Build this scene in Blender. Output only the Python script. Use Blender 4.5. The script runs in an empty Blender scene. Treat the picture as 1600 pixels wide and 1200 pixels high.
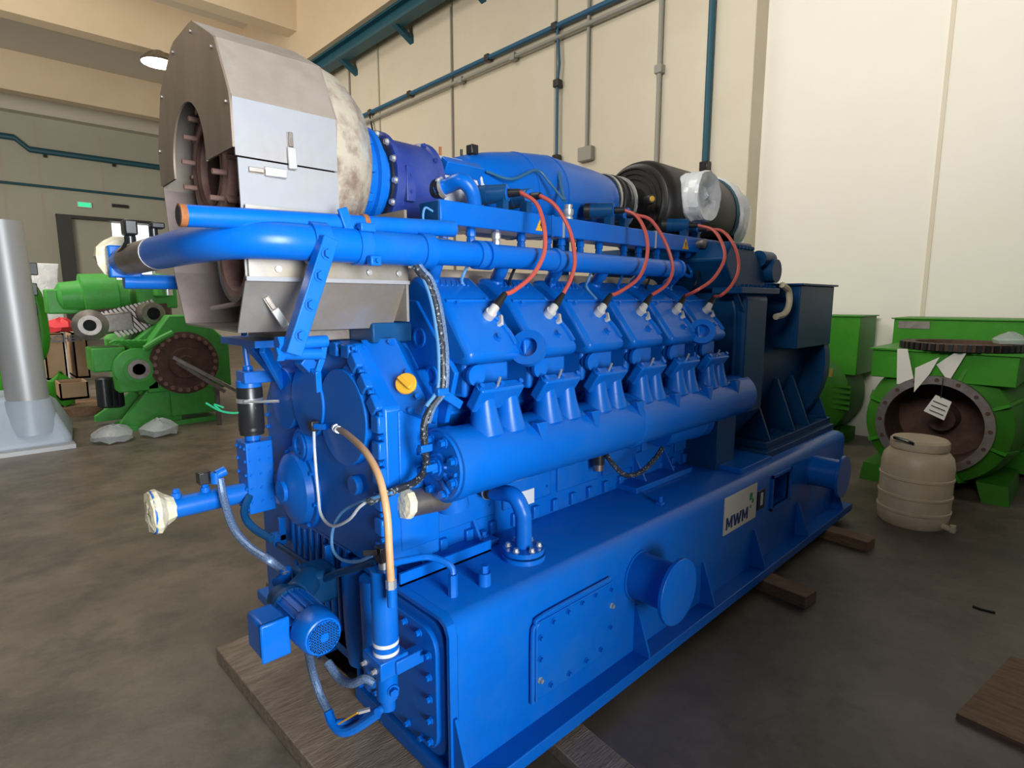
import bpy, bmesh, math, random
from mathutils import Vector, Matrix
random.seed(7)
SC = bpy.context.scene
COL = SC.collection
V = Vector
# ------------------------------------------------------------ camera
F = 890.0; TH = math.radians(8.31); AZ = math.radians(46.4); CH = 1.6
cam = bpy.data.cameras.new('camera'); cam.sensor_width = 36; cam.lens = F/1600*36
cam.clip_start = 0.05; cam.clip_end = 200
co = bpy.data.objects.new('camera', cam); COL.objects.link(co)
co.location = (0, 0, CH); co.rotation_euler = (math.pi/2-TH, 0, AZ-math.pi/2)
SC.camera = co
# ------------------------------------------------------------ world + light
w = bpy.data.worlds.new('world'); SC.world = w; w.use_nodes = True
w.node_tree.nodes['Background'].inputs[0].default_value = (0.80, 0.88, 1.0, 1)
w.node_tree.nodes['Background'].inputs[1].default_value = 0.06
def area(name, loc, target, sx, sy, watts, col=(1, 1, 1), spread=180):
    l = bpy.data.lights.new(name, 'AREA'); l.shape = 'RECTANGLE'; l.size = sx; l.size_y = sy
    l.energy = watts; l.color = col; l.spread = math.radians(spread)
    o = bpy.data.objects.new(name, l); COL.objects.link(o); o.location = loc
    o.rotation_euler = (V(target)-V(loc)).to_track_quat('-Z', 'Y').to_euler()
    return o
area('door_daylight', (0.0, -3.0, 1.9), (0.0, 1.5, 1.9), 1.8, 3.0, 110, (0.93, 0.97, 1.0), 66)
area('high_fill', (-1.0, 8.0, 9.5), (-1.0, 8.2, 0), 6, 5, 520, (1.0, 0.95, 0.86))  # added overhead fill that brightens the left floor and ribs
area('wall_fill', (-6.0, 0.0, 6.4), (7.0, 1.5, 5.2), 5, 2.5, 175, (1.0, 0.97, 0.90), 54)  # added unseen fill that brightens the wall on the right
area('hall_fill', (-4.0, 10.0, 5.0), (2.0, 22.0, 5.9), 5, 5, 1150, (1.0, 0.93, 0.80))  # added fill brightening the ceiling ribs and far left wall
SC.view_settings.view_transform = 'Standard'; SC.view_settings.look = 'None'
SC.view_settings.exposure = 0.0; SC.view_settings.gamma = 1.0
# ------------------------------------------------------------ pixel -> direction
def ray(px, py):
    r = px-800; u = 600-py
    fw = u*math.sin(TH)+F*math.cos(TH); up = u*math.cos(TH)-F*math.sin(TH)
    return V((fw*math.cos(AZ)+r*math.sin(AZ), fw*math.sin(AZ)-r*math.cos(AZ), up))
def at(px, py, x=None, y=None, z=None):
    d = ray(px, py)
    t = x/d.x if x is not None else (y/d.y if y is not None else (z-CH)/d.z)
    return V((0, 0, CH))+d*t
# ------------------------------------------------------------ materials
MATS = {}
def mat(name, col, rough=0.5, metal=0.0, col2=None, scale=6.0, lo=0.35, hi=0.65, bump=0.0, bscale=60, dust=None, dustamt=0.0, emit=None, es=0, alpha=None, trans=0.0, coat=0.0, stretch=None, spec=None):
    m = bpy.data.materials.new(name); m.use_nodes = True; nt = m.node_tree; N = nt.nodes; L = nt.links
    b = N['Principled BSDF']; b.inputs['Base Color'].default_value = (*col, 1)
    b.inputs['Roughness'].default_value = rough; b.inputs['Metallic'].default_value = metal
    if coat: b.inputs['Coat Weight'].default_value = coat; b.inputs['Coat Roughness'].default_value = 0.15
    if spec is not None: b.inputs['Specular IOR Level'].default_value = spec
    if trans: b.inputs['Transmission Weight'].default_value = trans
    if alpha is not None: b.inputs['Alpha'].default_value = alpha
    if emit: b.inputs['Emission Color'].default_value = (*emit, 1); b.inputs['Emission Strength'].default_value = es
    tc = N.new('ShaderNodeTexCoord'); src = tc.outputs['Object']
    if stretch:
        mp = N.new('ShaderNodeMapping'); mp.inputs['Scale'].default_value = stretch; L.new(src, mp.inputs[0]); src = mp.outputs[0]
    last = None
    if col2:
        n = N.new('ShaderNodeTexNoise'); n.inputs['Scale'].default_value = scale; n.inputs['Detail'].default_value = 7; n.inputs['Roughness'].default_value = 0.65
        r = N.new('ShaderNodeValToRGB'); r.color_ramp.elements[0].position = lo; r.color_ramp.elements[1].position = hi
        r.color_ramp.elements[0].color = (*col, 1); r.color_ramp.elements[1].color = (*col2, 1)
        L.new(src, n.inputs[0]); L.new(n.outputs[0], r.inputs[0]); last = r.outputs[0]
    if dust:
        n2 = N.new('ShaderNodeTexNoise'); n2.inputs['Scale'].default_value = 3.3; n2.inputs['Detail'].default_value = 9; n2.inputs['Roughness'].default_value = 0.7
        r2 = N.new('ShaderNodeValToRGB'); r2.color_ramp.elements[0].position = 0.48; r2.color_ramp.elements[1].position = 0.72
        r2.color_ramp.elements[0].color = (0, 0, 0, 1); r2.color_ramp.elements[1].color = (dustamt,)*3+(1,)
        mx = N.new('ShaderNodeMix'); mx.data_type = 'RGBA'
        L.new(src, n2.inputs[0]); L.new(n2.outputs[0], r2.inputs[0]); L.new(r2.outputs[0], mx.inputs['Factor'])
        if last: L.new(last, mx.inputs['A'])
        else: mx.inputs['A'].default_value = (*col, 1)
        mx.inputs['B'].default_value = (*dust, 1); last = mx.outputs['Result']
    if last: L.new(last, b.inputs['Base Color'])
    if bump:
        n3 = N.new('ShaderNodeTexNoise'); n3.inputs['Scale'].default_value = bscale; n3.inputs['Detail'].default_value = 4
        bp = N.new('ShaderNodeBump'); bp.inputs['Strength'].default_value = bump; bp.inputs['Distance'].default_value = 0.01
        L.new(src, n3.inputs[0]); L.new(n3.outputs[0], bp.inputs['Height']); L.new(bp.outputs[0], b.inputs['Normal'])
    MATS[name] = m; return m
BLUE = mat('blue_paint', (0.001, 0.115, 0.52), 0.30, col2=(0.001, 0.13, 0.56), scale=4, bump=0.05, bscale=25, dust=(0.06, 0.14, 0.26), dustamt=0.22, spec=0.3)
DKBLUE = mat('darkened_blue_paint', (0.002, 0.050, 0.155), 0.40, col2=(0.003, 0.060, 0.18), scale=4, bump=0.05, bscale=25, dust=(0.025, 0.065, 0.13), dustamt=0.4, spec=0.2)  # darkened copy of the blue, far-end shade put into its colour
PURP = mat('violet_paint', (0.016, 0.035, 0.22), 0.34, col2=(0.03, 0.06, 0.27), scale=5, dust=(0.12, 0.12, 0.17), dustamt=0.3)
GREEN = mat('green_paint', (0.035, 0.24, 0.012), 0.45, col2=(0.05, 0.29, 0.018), scale=3, dust=(0.06, 0.13, 0.02), dustamt=0.4, spec=0.25)
DGREEN = mat('dark_green_paint', (0.028, 0.16, 0.008), 0.5, col2=(0.038, 0.20, 0.012), scale=3, dust=(0.04, 0.07, 0.015), dustamt=0.5, spec=0.25)
TEAL = mat('teal_paint', (0.012, 0.085, 0.125), 0.5)
STEELB = mat('conduit_blue', (0.03, 0.12, 0.22), 0.45)
CONDUIT = mat('conduit_grey', (0.32, 0.31, 0.27), 0.5)
TANSH = mat('dusty_sheet', (0.27, 0.225, 0.185), 0.6, 0.15, col2=(0.33, 0.285, 0.245), scale=5, dust=(0.19, 0.13, 0.095), dustamt=0.6)
BRSH = mat('bright_sheet', (0.25, 0.26, 0.28), 0.55, 0.1, col2=(0.29, 0.29, 0.305), scale=5, dust=(0.26, 0.205, 0.155), dustamt=0.5)
DKSH = mat('weathered_sheet', (0.20, 0.155, 0.12), 0.45, 0.35, col2=(0.32, 0.25, 0.19), scale=5, lo=0.3, hi=0.7, stretch=(1, 1, 0.25))
STAIN = mat('stainless_sheet', (0.40, 0.375, 0.34), 0.38, 0.6, col2=(0.30, 0.27, 0.23), scale=6, dust=(0.40, 0.31, 0.21), dustamt=0.85)
INNER = mat('sooty_sheet', (0.22, 0.17, 0.155), 0.7, 0.1, col2=(0.30, 0.24, 0.22), scale=7)
RUST = mat('rusty_iron', (0.20, 0.10, 0.075), 0.8, 0.1, col2=(0.30, 0.19, 0.16), scale=14)
DRUST = mat('dark_rust', (0.07, 0.035, 0.025), 0.75, 0.2, col2=(0.13, 0.065, 0.045), scale=9)
RUSTO = mat('orange_rust', (0.36, 0.12, 0.03), 0.8, col2=(0.22, 0.08, 0.03), scale=30)
BELL = mat('flaking_white', (0.40, 0.35, 0.27), 0.75, col2=(0.20, 0.135, 0.105), scale=9, lo=0.45, hi=0.62, bump=0.4, bscale=30, dust=(0.33, 0.41, 0.46), dustamt=0.75)
BLACK = mat('black_rubber', (0.012, 0.012, 0.013), 0.45)
BLKPL = mat('black_plastic', (0.018, 0.018, 0.02), 0.3)
FILT = mat('filter_black', (0.022, 0.019, 0.018), 0.42, dust=(0.08, 0.07, 0.06), dustamt=0.4)
CHROME = mat('zinc_steel', (0.62, 0.62, 0.60), 0.35, 0.7)
PLUGW = mat('connector_grey', (0.62, 0.60, 0.57), 0.4, 0.2)
FILMW = mat('grey_stretch_film', (0.36, 0.37, 0.38), 0.25, col2=(0.46, 0.47, 0.48), scale=5, bump=0.9, bscale=9)
LAG = mat('cream_lagging', (0.62, 0.50, 0.36), 0.85, col2=(0.72, 0.60, 0.45), scale=7, bump=0.5, bscale=12)
WORN = mat('worn_blue_paint', (0.001, 0.115, 0.52), 0.32, col2=(0.42, 0.50, 0.58), scale=14, lo=0.70, hi=0.72, bump=0.05, bscale=25, spec=0.3)
MGREEN = mat('mid_green_paint', (0.055, 0.33, 0.05), 0.45, col2=(0.075, 0.40, 0.065), scale=4, dust=(0.08, 0.12, 0.04), dustamt=0.55, spec=0.3)
STEEL = mat('bare_steel', (0.30, 0.28, 0.26), 0.42, 0.8, col2=(0.22, 0.18, 0.15), scale=12)
BRAID = mat('braided_hose', (0.06, 0.13, 0.30), 0.42, 0.3, col2=(0.22, 0.30, 0.42), scale=220, lo=0.4, hi=0.6)
CORR = mat('loom_black_white', (0.015, 0.02, 0.03), 0.5, col2=(0.32, 0.36, 0.38), scale=110, lo=0.56, hi=0.62)
TANH = mat('tan_hose', (0.58, 0.30, 0.13), 0.4, col2=(0.66, 0.44, 0.24), scale=5)
REDC = mat('red_cable', (0.52, 0.085, 0.06), 0.42)
WHITEC = mat('white_cable', (0.58, 0.60, 0.62), 0.4)
LBLUEC = mat('light_blue_cable', (0.10, 0.28, 0.55), 0.4)
GREENC = mat('green_cable', (0.02, 0.35, 0.16), 0.4)
CREAM = mat('masking_tape', (0.70, 0.62, 0.42), 0.6, col2=(0.78, 0.72, 0.54), scale=20, bump=0.5, bscale=40)
PLAST = mat('white_plastic_film', (0.80, 0.83, 0.86), 0.25, col2=(0.88, 0.90, 0.92), scale=8, bump=0.9, bscale=14)
WHITEP = mat('white_panel', (0.66, 0.68, 0.70), 0.4)
YELL = mat('yellow_plastic', (0.72, 0.38, 0.03), 0.35)
BLUEP = mat('label_blue', (0.01, 0.04, 0.16), 0.4)
LGREEN = mat('label_green', (0.01, 0.28, 0.12), 0.4)
SIGN = mat('cream_plate', (0.66, 0.62, 0.52), 0.4)
CONC = mat('floor_concrete', (0.082, 0.064, 0.047), 0.46, col2=(0.19, 0.155, 0.12), scale=2.2, lo=0.28, hi=0.74, bump=0.15, bscale=22, dust=(0.04, 0.032, 0.026), dustamt=0.7)
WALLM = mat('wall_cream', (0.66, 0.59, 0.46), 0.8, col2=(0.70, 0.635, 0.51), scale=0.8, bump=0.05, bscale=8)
WALLR = mat('wall_brightened', (0.83, 0.78, 0.69), 0.8, col2=(0.86, 0.815, 0.73), scale=0.8, bump=0.05, bscale=8)  # paler than the cream wall, brightness put into the colour
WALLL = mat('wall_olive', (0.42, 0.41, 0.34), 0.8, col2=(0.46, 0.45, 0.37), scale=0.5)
CEILM = mat('ceiling_grey', (0.62, 0.585, 0.52), 0.85)
RIBM = mat('beam_tan', (0.66, 0.53, 0.37), 0.8, col2=(0.70, 0.57, 0.41), scale=0.7)
JOINT = mat('joint_grey', (0.45, 0.41, 0.33), 0.8)
WOOD = mat('old_timber', (0.16, 0.115, 0.08), 0.8, col2=(0.27, 0.21, 0.155), scale=9, stretch=(1, 6, 6), bump=0.4, bscale=30)
WOODB = mat('brown_timber', (0.16, 0.085, 0.045), 0.75, col2=(0.25, 0.15, 0.085), scale=9, stretch=(6, 1, 6), bump=0.3, bscale=30)
CARD = mat('cardboard', (0.30, 0.185, 0.10), 0.8, col2=(0.34, 0.21, 0.12), scale=4)
DRUM = mat('yellowed_plastic', (0.62, 0.49, 0.33), 0.45, col2=(0.70, 0.58, 0.42), scale=5, dust=(0.36, 0.25, 0.16), dustamt=0.5)
PAPER = mat('paper', (0.75, 0.73, 0.66), 0.7)
RED = mat('red_cloth', (0.50, 0.02, 0.03), 0.7)
GREYP = mat('grey_plastic', (0.36, 0.42, 0.50), 0.42, col2=(0.40, 0.46, 0.53), scale=3)
ALU = mat('spun_aluminium', (0.42, 0.42, 0.42), 0.45, 0.35)
FILM = mat('clear_film', (0.62, 0.66, 0.68), 0.15, alpha=0.45, bump=1.0, bscale=30)
SKYW = mat('window_glow', (0.9, 0.95, 1.0), 0.5, emit=(0.88, 0.94, 1.0), es=1.6)
LAMPE = mat('lamp_glow', (1, 1, 1), 0.5, emit=(1, 0.98, 0.92), es=14)
EXITE = mat('exit_glow', (0.02, 0.5, 0.2), 0.5, emit=(0.05, 0.75, 0.35), es=0.9)
DARK = mat('opening_shade', (0.01, 0.01, 0.012), 0.9)  # near-black discs standing in for the shade inside openings
DOORM = mat('door_frame_black', (0.03, 0.03, 0.03), 0.5)
# ------------------------------------------------------------ mesh builder
def basis(d):
    d = V(d).normalized(); a = V((0, 0, 1)) if abs(d.z) < 0.9 else V((1, 0, 0))
    u = d.cross(a).normalized(); return d, u, d.cross(u).normalized()
WORLD = {}
class MB:
    def __init__(s): s.v = []; s.f = []
    def add(s, vs, fs):
        o = len(s.v); s.v += [V(p) for p in vs]; s.f += [[i+o for i in f] for f in fs]; return s
    def box(s, x0, x1, y0, y1, z0, z1):
        return s.add([(x, y, z) for x in (x0, x1) for y in (y0, y1) for z in (z0, z1)],
                     [(0, 1, 3, 2), (4, 6, 7, 5), (0, 4, 5, 1), (2, 3, 7, 6), (0, 2, 6, 4), (1, 5, 7, 3)])
    def obox(s, c, sz, rot):
        m = rot if isinstance(rot, Matrix) else Matrix.Rotation(rot, 3, 'Z'); c = V(c); h = V(sz)/2
        return s.add([c+m@V((x*h.x, y*h.y, z*h.z)) for x in (-1, 1) for y in (-1, 1) for z in (-1, 1)],
                     [(0, 1, 3, 2), (4, 6, 7, 5), (0, 4, 5, 1), (2, 3, 7, 6), (0, 2, 6, 4), (1, 5, 7, 3)])
    def bar(s, p0, p1, wd, ht, up=(0, 0, 1)):
        p0 = V(p0); p1 = V(p1); d = (p1-p0).normalized(); u = d.cross(V(up)).normalized(); k = u.cross(d)
        vs = [p+u*a*wd/2+k*b*ht/2 for p in (p0, p1) for a, b in ((-1, -1), (1, -1), (1, 1), (-1, 1))]
        return s.add(vs, [(3, 2, 1, 0), (4, 5, 6, 7)]+[(i, (i+1) % 4, 4+(i+1) % 4, 4+i) for i in range(4)])
    def prism(s, pts, ax, a0, a1):
        g = {'x': lambda p, a: (a, p[0], p[1]), 'y': lambda p, a: (p[0], a, p[1]), 'z': lambda p, a: (p[0], p[1], a)}[ax]
        n = len(pts); return s.add([g(p, a0) for p in pts]+[g(p, a1) for p in pts],
            [list(range(n))[::-1], list(range(n, 2*n))]+[(i, (i+1) % n, n+(i+1) % n, n+i) for i in range(n)])
    def loft(s, rings, caps=True):
        n = len(rings[0]); vs = [p for r in rings for p in r]; fs = []
        for k in range(len(rings)-1):
            for i in range(n): fs.append((k*n+i, k*n+(i+1) % n, (k+1)*n+(i+1) % n, (k+1)*n+i))
        if caps: fs += [list(range(n))[::-1], list(range((len(rings)-1)*n, len(rings)*n))]
        return s.add(vs, fs)
    def lathe(s, p, d, prof, n=28, caps=True):
        d, u, k = basis(d); p = V(p)
        return s.loft([[p+d*t+(u*math.cos(a)+k*math.sin(a))*max(r, 1e-4) for a in [2*math.pi*i/n for i in range(n)]] for t, r in prof], caps)
    def cyl(s, p0, p1, r0, r1=None, n=24):
        p0 = V(p0); p1 = V(p1); L = (p1-p0).length
        return s.lathe(p0, p1-p0, [(0, r0), (L, r0 if r1 is None else r1)], n)
    def ring(s, p, d, ro, ri, t, n=32):
        return s.lathe(p, d, [(0, ri), (0, ro), (t, ro), (t, ri), (0, ri)], n, False)
    def tube(s, pts, r, n=10, sub=6, smooth=True):
        P = [V(p) for p in pts]
        if smooth and len(P) > 2:
            Q = [P[0]*2-P[1]]+P+[P[-1]*2-P[-2]]; R = []
            for i in range(1, len(Q)-2):
                a, b, c, d = Q[i-1:i+3]
                for j in range(sub):
                    t = j/sub; R.append(0.5*((2*b)+(c-a)*t+(2*a-5*b+4*c-d)*t*t+(3*b-a-3*c+d)*t**3))
            R.append(P[-1]); P = R
        rings = []; u = None
        for i, p in enumerate(P):
            d = (P[min(i+1, len(P)-1)]-P[max(i-1, 0)]).normalized()
            if u is None: _, u, _ = basis(d)
            u = (u-d*u.dot(d)).normalized(); k = d.cross(u)
            rr = r(i/(len(P)-1)) if callable(r) else r
            rings.append([p+(u*math.cos(a)+k*math.sin(a))*rr for a in [2*math.pi*j/n for j in range(n)]])
        return s.loft(rings)
    def hexb(s, p, d, r, h):
        p = V(p); d = V(d).normalized(); s.lathe(p, d, [(0, r*1.35), (h*0.25, r*1.35)], 10)
        return s.lathe(p+d*h*0.25, d, [(0, r), (h*0.75, r)], 6)
    def build(s, name, m, parent=None, bevel=0.0, ang=35, seg=2, kind=None, label=None):
        c = sum(s.v, V())/len(s.v)
        me = bpy.data.meshes.new(name); me.from_pydata([p-c for p in s.v], [], s.f)
        bm = bmesh.new(); bm.from_mesh(me); bmesh.ops.recalc_face_normals(bm, faces=bm.faces); bm.to_mesh(me); bm.free()
        me.materials.append(m); me.shade_smooth(); me.set_sharp_from_angle(angle=math.radians(ang))
        o = bpy.data.objects.new(name, me); COL.objects.link(o); o.location = c
        adopt(o, parent)
        if bevel:
            b = o.modifiers.new('bevel', 'BEVEL'); b.width = bevel; b.segments = seg; b.limit_method = 'ANGLE'; b.angle_limit = math.radians(40)
        if kind: o['kind'] = kind
        if label: o['label'] = label
        return o
def adopt(o, parent):
    WORLD[o] = V(o.location)
    if parent is not None:
        o.parent = parent; o.matrix_parent_inverse = Matrix.Translation(-WORLD[parent])
def thing(name, loc, label, cat, group=None):
    o = bpy.data.objects.new(name, None); COL.objects.link(o); o.location = loc; WORLD[o] = V(loc); o.empty_display_size = 0.1
    o['label'] = label; o['category'] = cat
    if group: o['group'] = group
    return o
def tag(o, label, cat, group=None):
    o['label'] = label; o['category'] = cat
    if group: o['group'] = group
    return o
def struct(o): o['kind'] = 'structure'; return o
def dup(o, off, parent):
    c = o.copy(); COL.objects.link(c); c.location = V(o.location)+V(off); adopt(c, parent); return c
_bolt = {}
def bolt(p, d, r=0.009, h=0.012, m=None, parent=None, name='bolt'):
    m = m or BLUE; key = (round(r, 4), round(h, 4), m.name)
    if key not in _bolt:
        b = MB().hexb((0, 0, 0), (0, 0, 1), r, h); me = bpy.data.meshes.new('bolt'); me.from_pydata(b.v, [], b.f); me.materials.append(m); _bolt[key] = me
    o = bpy.data.objects.new(name, _bolt[key]); COL.objects.link(o); o.location = p
    o.rotation_euler = V(d).to_track_quat('Z', 'Y').to_euler(); adopt(o, parent); return o
def text(s, loc, size, m, parent, xdir, up, name='lettering', bold=0.0):
    cu = bpy.data.curves.new(name, 'FONT'); cu.body = s; cu.size = size; cu.extrude = 0.001; cu.offset = bold
    t = bpy.data.objects.new(name, cu); COL.objects.link(t)
    dg = bpy.context.evaluated_depsgraph_get(); me = bpy.data.meshes.new_from_object(t.evaluated_get(dg)); bpy.data.objects.remove(t)
    X = V(xdir).normalized(); U = V(up).normalized(); Z = X.cross(U)
    R = Matrix((X, U, Z)).transposed()
    me.transform(R.to_4x4()); me.materials.clear(); me.materials.append(m)
    o = bpy.data.objects.new(name, me); COL.objects.link(o); o.location = loc; adopt(o, parent); return o
def circ(cy, cz, r, n=24, a0=0, a1=2*math.pi): return [(cy+r*math.cos(a0+(a1-a0)*i/n), cz+r*math.sin(a0+(a1-a0)*i/n)) for i in range(n)]
def rrect(x0, x1, z0, z1, r, n=5):
    o = []
    for cx, cz, a in ((x1-r, z1-r, 0), (x0+r, z1-r, 90), (x0+r, z0+r, 180), (x1-r, z0+r, 270)):
        for i in range(n+1):
            t = math.radians(a+90*i/n); o.append((cx+r*math.cos(t), cz+r*math.sin(t)))
    return o
# ============================================================ SETTING
XW = 7.65; YL = 29.0
struct(MB().box(-12, XW+.3, -6, YL+.3, -0.2, 0).build('floor', CONC))
wb = struct(MB().box(XW, XW+.3, -6, YL, 0, 10).build('wall_back', WALLM))
# left wall with the tall door opening
dx0, dx1, dz = 3.05, 6.15, 4.84
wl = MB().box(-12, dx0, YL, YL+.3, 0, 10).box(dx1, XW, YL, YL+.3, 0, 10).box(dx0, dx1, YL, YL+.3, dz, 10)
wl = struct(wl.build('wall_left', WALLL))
for x in (-8, -5.4, -2.8, -0.2, 1.5, 2.6, 4.6, 6.7):
    MB().box(x-.03, x+.03, YL-.012, YL, 0 if x < dx0 else dz+.2, 8.3).build('panel_joint', JOINT, wl)
d1 = struct(MB().box(dx0-.12, dx0+.35, YL-.25, YL+.1, 0, dz+.1).box(dx0-.12, dx1+.1, YL-.2, YL+.1, dz, dz+.12).build('door_1', DOORM))
MB().box(dx0+.35, 4.75, YL+.2, YL+.28, 0, dz).build('door_leaf', WALLL, d1)
wn = struct(MB().box(4.75, dx1+.05, YL+.5, YL+.55, 0.2, dz).build('window_1', SKYW))
MB().box(4.7, 4.8, YL+.42, YL+.5, 0, dz).box(dx1, dx1+.1, YL+.42, YL+.5, 0, dz).build('window_frame', DOORM, wn)
# ceiling: slab, ribs along X, wall beam along Y
struct(MB().box(-12, XW+.3, 8, YL+.3, 9.8, 10.1).build('ceiling', CEILM))
for y in (15.5, 19.35, 26.2):
    struct(MB().prism([(y, 8.57), (y+.5, 8.57), (y+.7, 9.8), (y-.12, 9.8)], 'x', -12, 7.0).build('trim_1', RIBM))
struct(MB().box(-12, XW, YL-.5, YL, 8.5, 9.8).build('trim_2', CEILM))
struct(MB().box(7.0, XW, 3, YL, 7.75, 9.8).build('trim_3', RIBM))
cr = struct(MB().box(7.12, 7.4, 3, YL, 7.40, 7.46).box(7.24, 7.28, 3, YL, 7.46, 7.70).box(7.12, 7.4, 3, YL, 7.70, 7.75).build('trim_4', TEAL))
for y in (8.8, 11.2, 13.65, 16.1): MB().prism([(7.2, 7.4), (XW, 7.15), (XW, 7.27), (7.3, 7.46)], 'y', y-.07, y+.07).build('bracket', TEAL, cr)
# column on the back wall
struct(MB().box(7.30, XW, 3.37, 4.03, 0, 7.75).build('trim_5', WALLM, None, 0.01))
struct(MB().box(XW-.015, XW, -6, 3.37, 0, 7.75).build('wall_right_skin', WALLR))  # thin paler skin over the back wall, light put into its colour
for y, z0 in ((9.77, 0), (6.95, 0), (12.6, 0), (1.46, 0), (-1.2, 0)):
    MB().box(XW-.03, XW-.004, y-.02, y+.02, z0, 7.7).build('panel_joint', JOINT if y > 3 else WALLM, wb)
# pipes on the back wall
def wallpipe(label, name, pts, r, m, clips=(), cat='pipe', group='pipes and conduits on the walls'):
    o = thing(name, pts[0], label, cat, group)
    MB().tube(pts, r, 10, 6, False).build('tube', m, o)
    for c in clips: MB().box(c[0]-.05, c[0]+.06, c[1]-.06, c[1]+.06, c[2]-.06, c[2]+.06).build('clamp', BLKPL if m is not CONDUIT else CONDUIT, o, 0.01)
    return o
px = XW-.09
wallpipe('blue steel pipe running high along the cream back wall', 'wall_pipe', [(px, YL, 6.1), (px, 3.6, 6.1)], .045, STEELB, [(px, y, 6.1) for y in (14.5, 12.9, 11.2, 8.6, 6.9, 5.2)])
wallpipe('grey conduit running just below the blue pipe on the back wall', 'wall_conduit', [(px, YL, 5.92), (px, 3.6, 5.92)], .035, CONDUIT, [(px, y, 5.92) for y in (9.4, 7.9)])
wallpipe('thin blue drop pipe hanging from the wall pipe behind the blue duct', 'drop_pipe', [(px, 6.85, 6.1), (px, 6.80, 5.5), (px, 6.84, 5.2), (px, 6.84, 2.4)], .025, STEELB, [(px, 6.84, 5.2), (px, 6.84, 4.0)])
wallpipe('thin black drop cable hanging above the violet turbo cylinder', 'drop_cable', [(px, 12.95, 6.1), (px, 12.8, 5.6), (px, 12.6, 5.3), (px, 12.6, 4)], .022, BLKPL, [(px, 12.6, 5.3)])
o = wallpipe('grey vertical conduit ending in a small socket box on back wall', 'wall_conduit', [(px+.04, 6.22, 7.4), (px+.04, 6.22, 4.0)], .028, CONDUIT)
MB().box(px-.02, XW-.01, 6.08, 6.36, 3.86, 4.08).build('socket_box', CONDUIT, o, 0.01)
wallpipe('grey vertical conduit rising behind the black air filter', 'wall_conduit', [(px+.03, 4.89, 7.4), (px+.03, 4.89, 2)], .035, CONDUIT, [(px+.03, 4.89, 4.9)])
wallpipe('dark blue vertical pipe on the edge of the concrete column', 'column_pipe', [(7.24, 3.92, 7.7), (7.24, 3.92, 3.3)], .045, TEAL, [(7.24, 3.92, 3.35)])
for y in (9.0, 13.2):
    wallpipe('thin grey conduit strip rising past the wall pipes' if y < 10 else 'thin grey conduit strip beside the exhaust housing on the back wall', 'wall_conduit', [(px+.05, y+.77, 7.4), (px+.05, y+.77, 0.1)], .02, CONDUIT)
# pipes on the left wall
o = wallpipe('teal pipe with a kink running along the far left wall', 'wall_pipe', [(-6, YL-.15, 7.6), (1.95, YL-.15, 7.6), (2.35, YL-.15, 7.25), (7.4, YL-.15, 7.25)], .11, TEAL, [(x, YL-.1, 7.1) for x in (2.8, 5.0, 6.9)])
wallpipe('dark thin cable tray lower down on the far left wall', 'wall_pipe', [(-6, YL-.1, 5.95), (7.4, YL-.1, 5.95)], .05, TEAL)
# lamp and exit sign
lp = thing('high_bay_lamp', (4.75, 19.4, 8.57), 'lit round high bay lamp hanging from a ceiling beam', 'lamp')
P = at(248, 98, y=19.5)
MB().lathe((P.x, P.y, P.z-.02), (0, 0, 1), [(0, .45), (.06, .44), (.22, .28), (.34, .12), (.45, .06)]).build('reflector', STEEL, lp)
MB().lathe((P.x, P.y, P.z-.06), (0, 0, 1), [(0, .30), (.03, .43), (.05, .43)]).build('lens', LAMPE, lp)
MB().cyl((P.x, P.y, P.z+.4), (P.x, P.y, 8.62), .04).build('stem', STEEL, lp)
P = at(132, 320, y=YL-.1)
ex = thing('exit_sign', P, 'small lit green exit sign above the far door', 'sign')
MB().box(P.x-.24, P.x+.24, P.y-.02, P.y+.08, P.z-.11, P.z+.11).build('housing', WHITEP, ex)
MB().box(P.x-.20, P.x+.20, P.y-.03, P.y-.02, P.z-.08, P.z+.08).build('lit_face', EXITE, ex)
P = at(188, 322, y=YL-.1)
tag(MB().box(P.x-.28, P.x+.28, P.y-.05, P.y+.1, P.z-.06, P.z+.06).build('door_operator', BLKPL), 'small dark box above the far door beside the exit sign', 'box')
# ============================================================ GENERATOR SET
YC = 2.05
G = thing('generator_set', (2.75, YC, 0.07), 'large blue twelve cylinder gas engine generator set on a steel base frame', 'generator set')
# ---- base frame
SY = 1.27; ZT = 0.65; X0 = .95; X1 = 4.58
prof = [(SY, .12), (SY, .60), (SY+.012, .632), (SY+.045, ZT), (1.86, ZT), (1.86, .12)]
notch = [(SY, .12), (SY, .40), (SY+.16, .40), (SY+.16, .58), (SY, .58), (SY, .60), (SY+.012, .632), (SY+.045, ZT), (1.86, ZT), (1.86, .12)]
mir = lambda p: [(2*YC-a, b) for a, b in p]
b = MB().prism(prof, 'x', X0+.03, 3.30).prism(notch, 'x', 3.30, 3.55).prism(prof, 'x', 3.55, X1)
b.prism(mir(prof), 'x', X0+.03, X1).box(4.3, X1, 1.86, 2*YC-1.86, .12, ZT).box(2.2, 2.4, 1.86, 2*YC-1.86, .12, .3)
BASE = b.build('base_frame', BLUE, G, ang=50)
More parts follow.
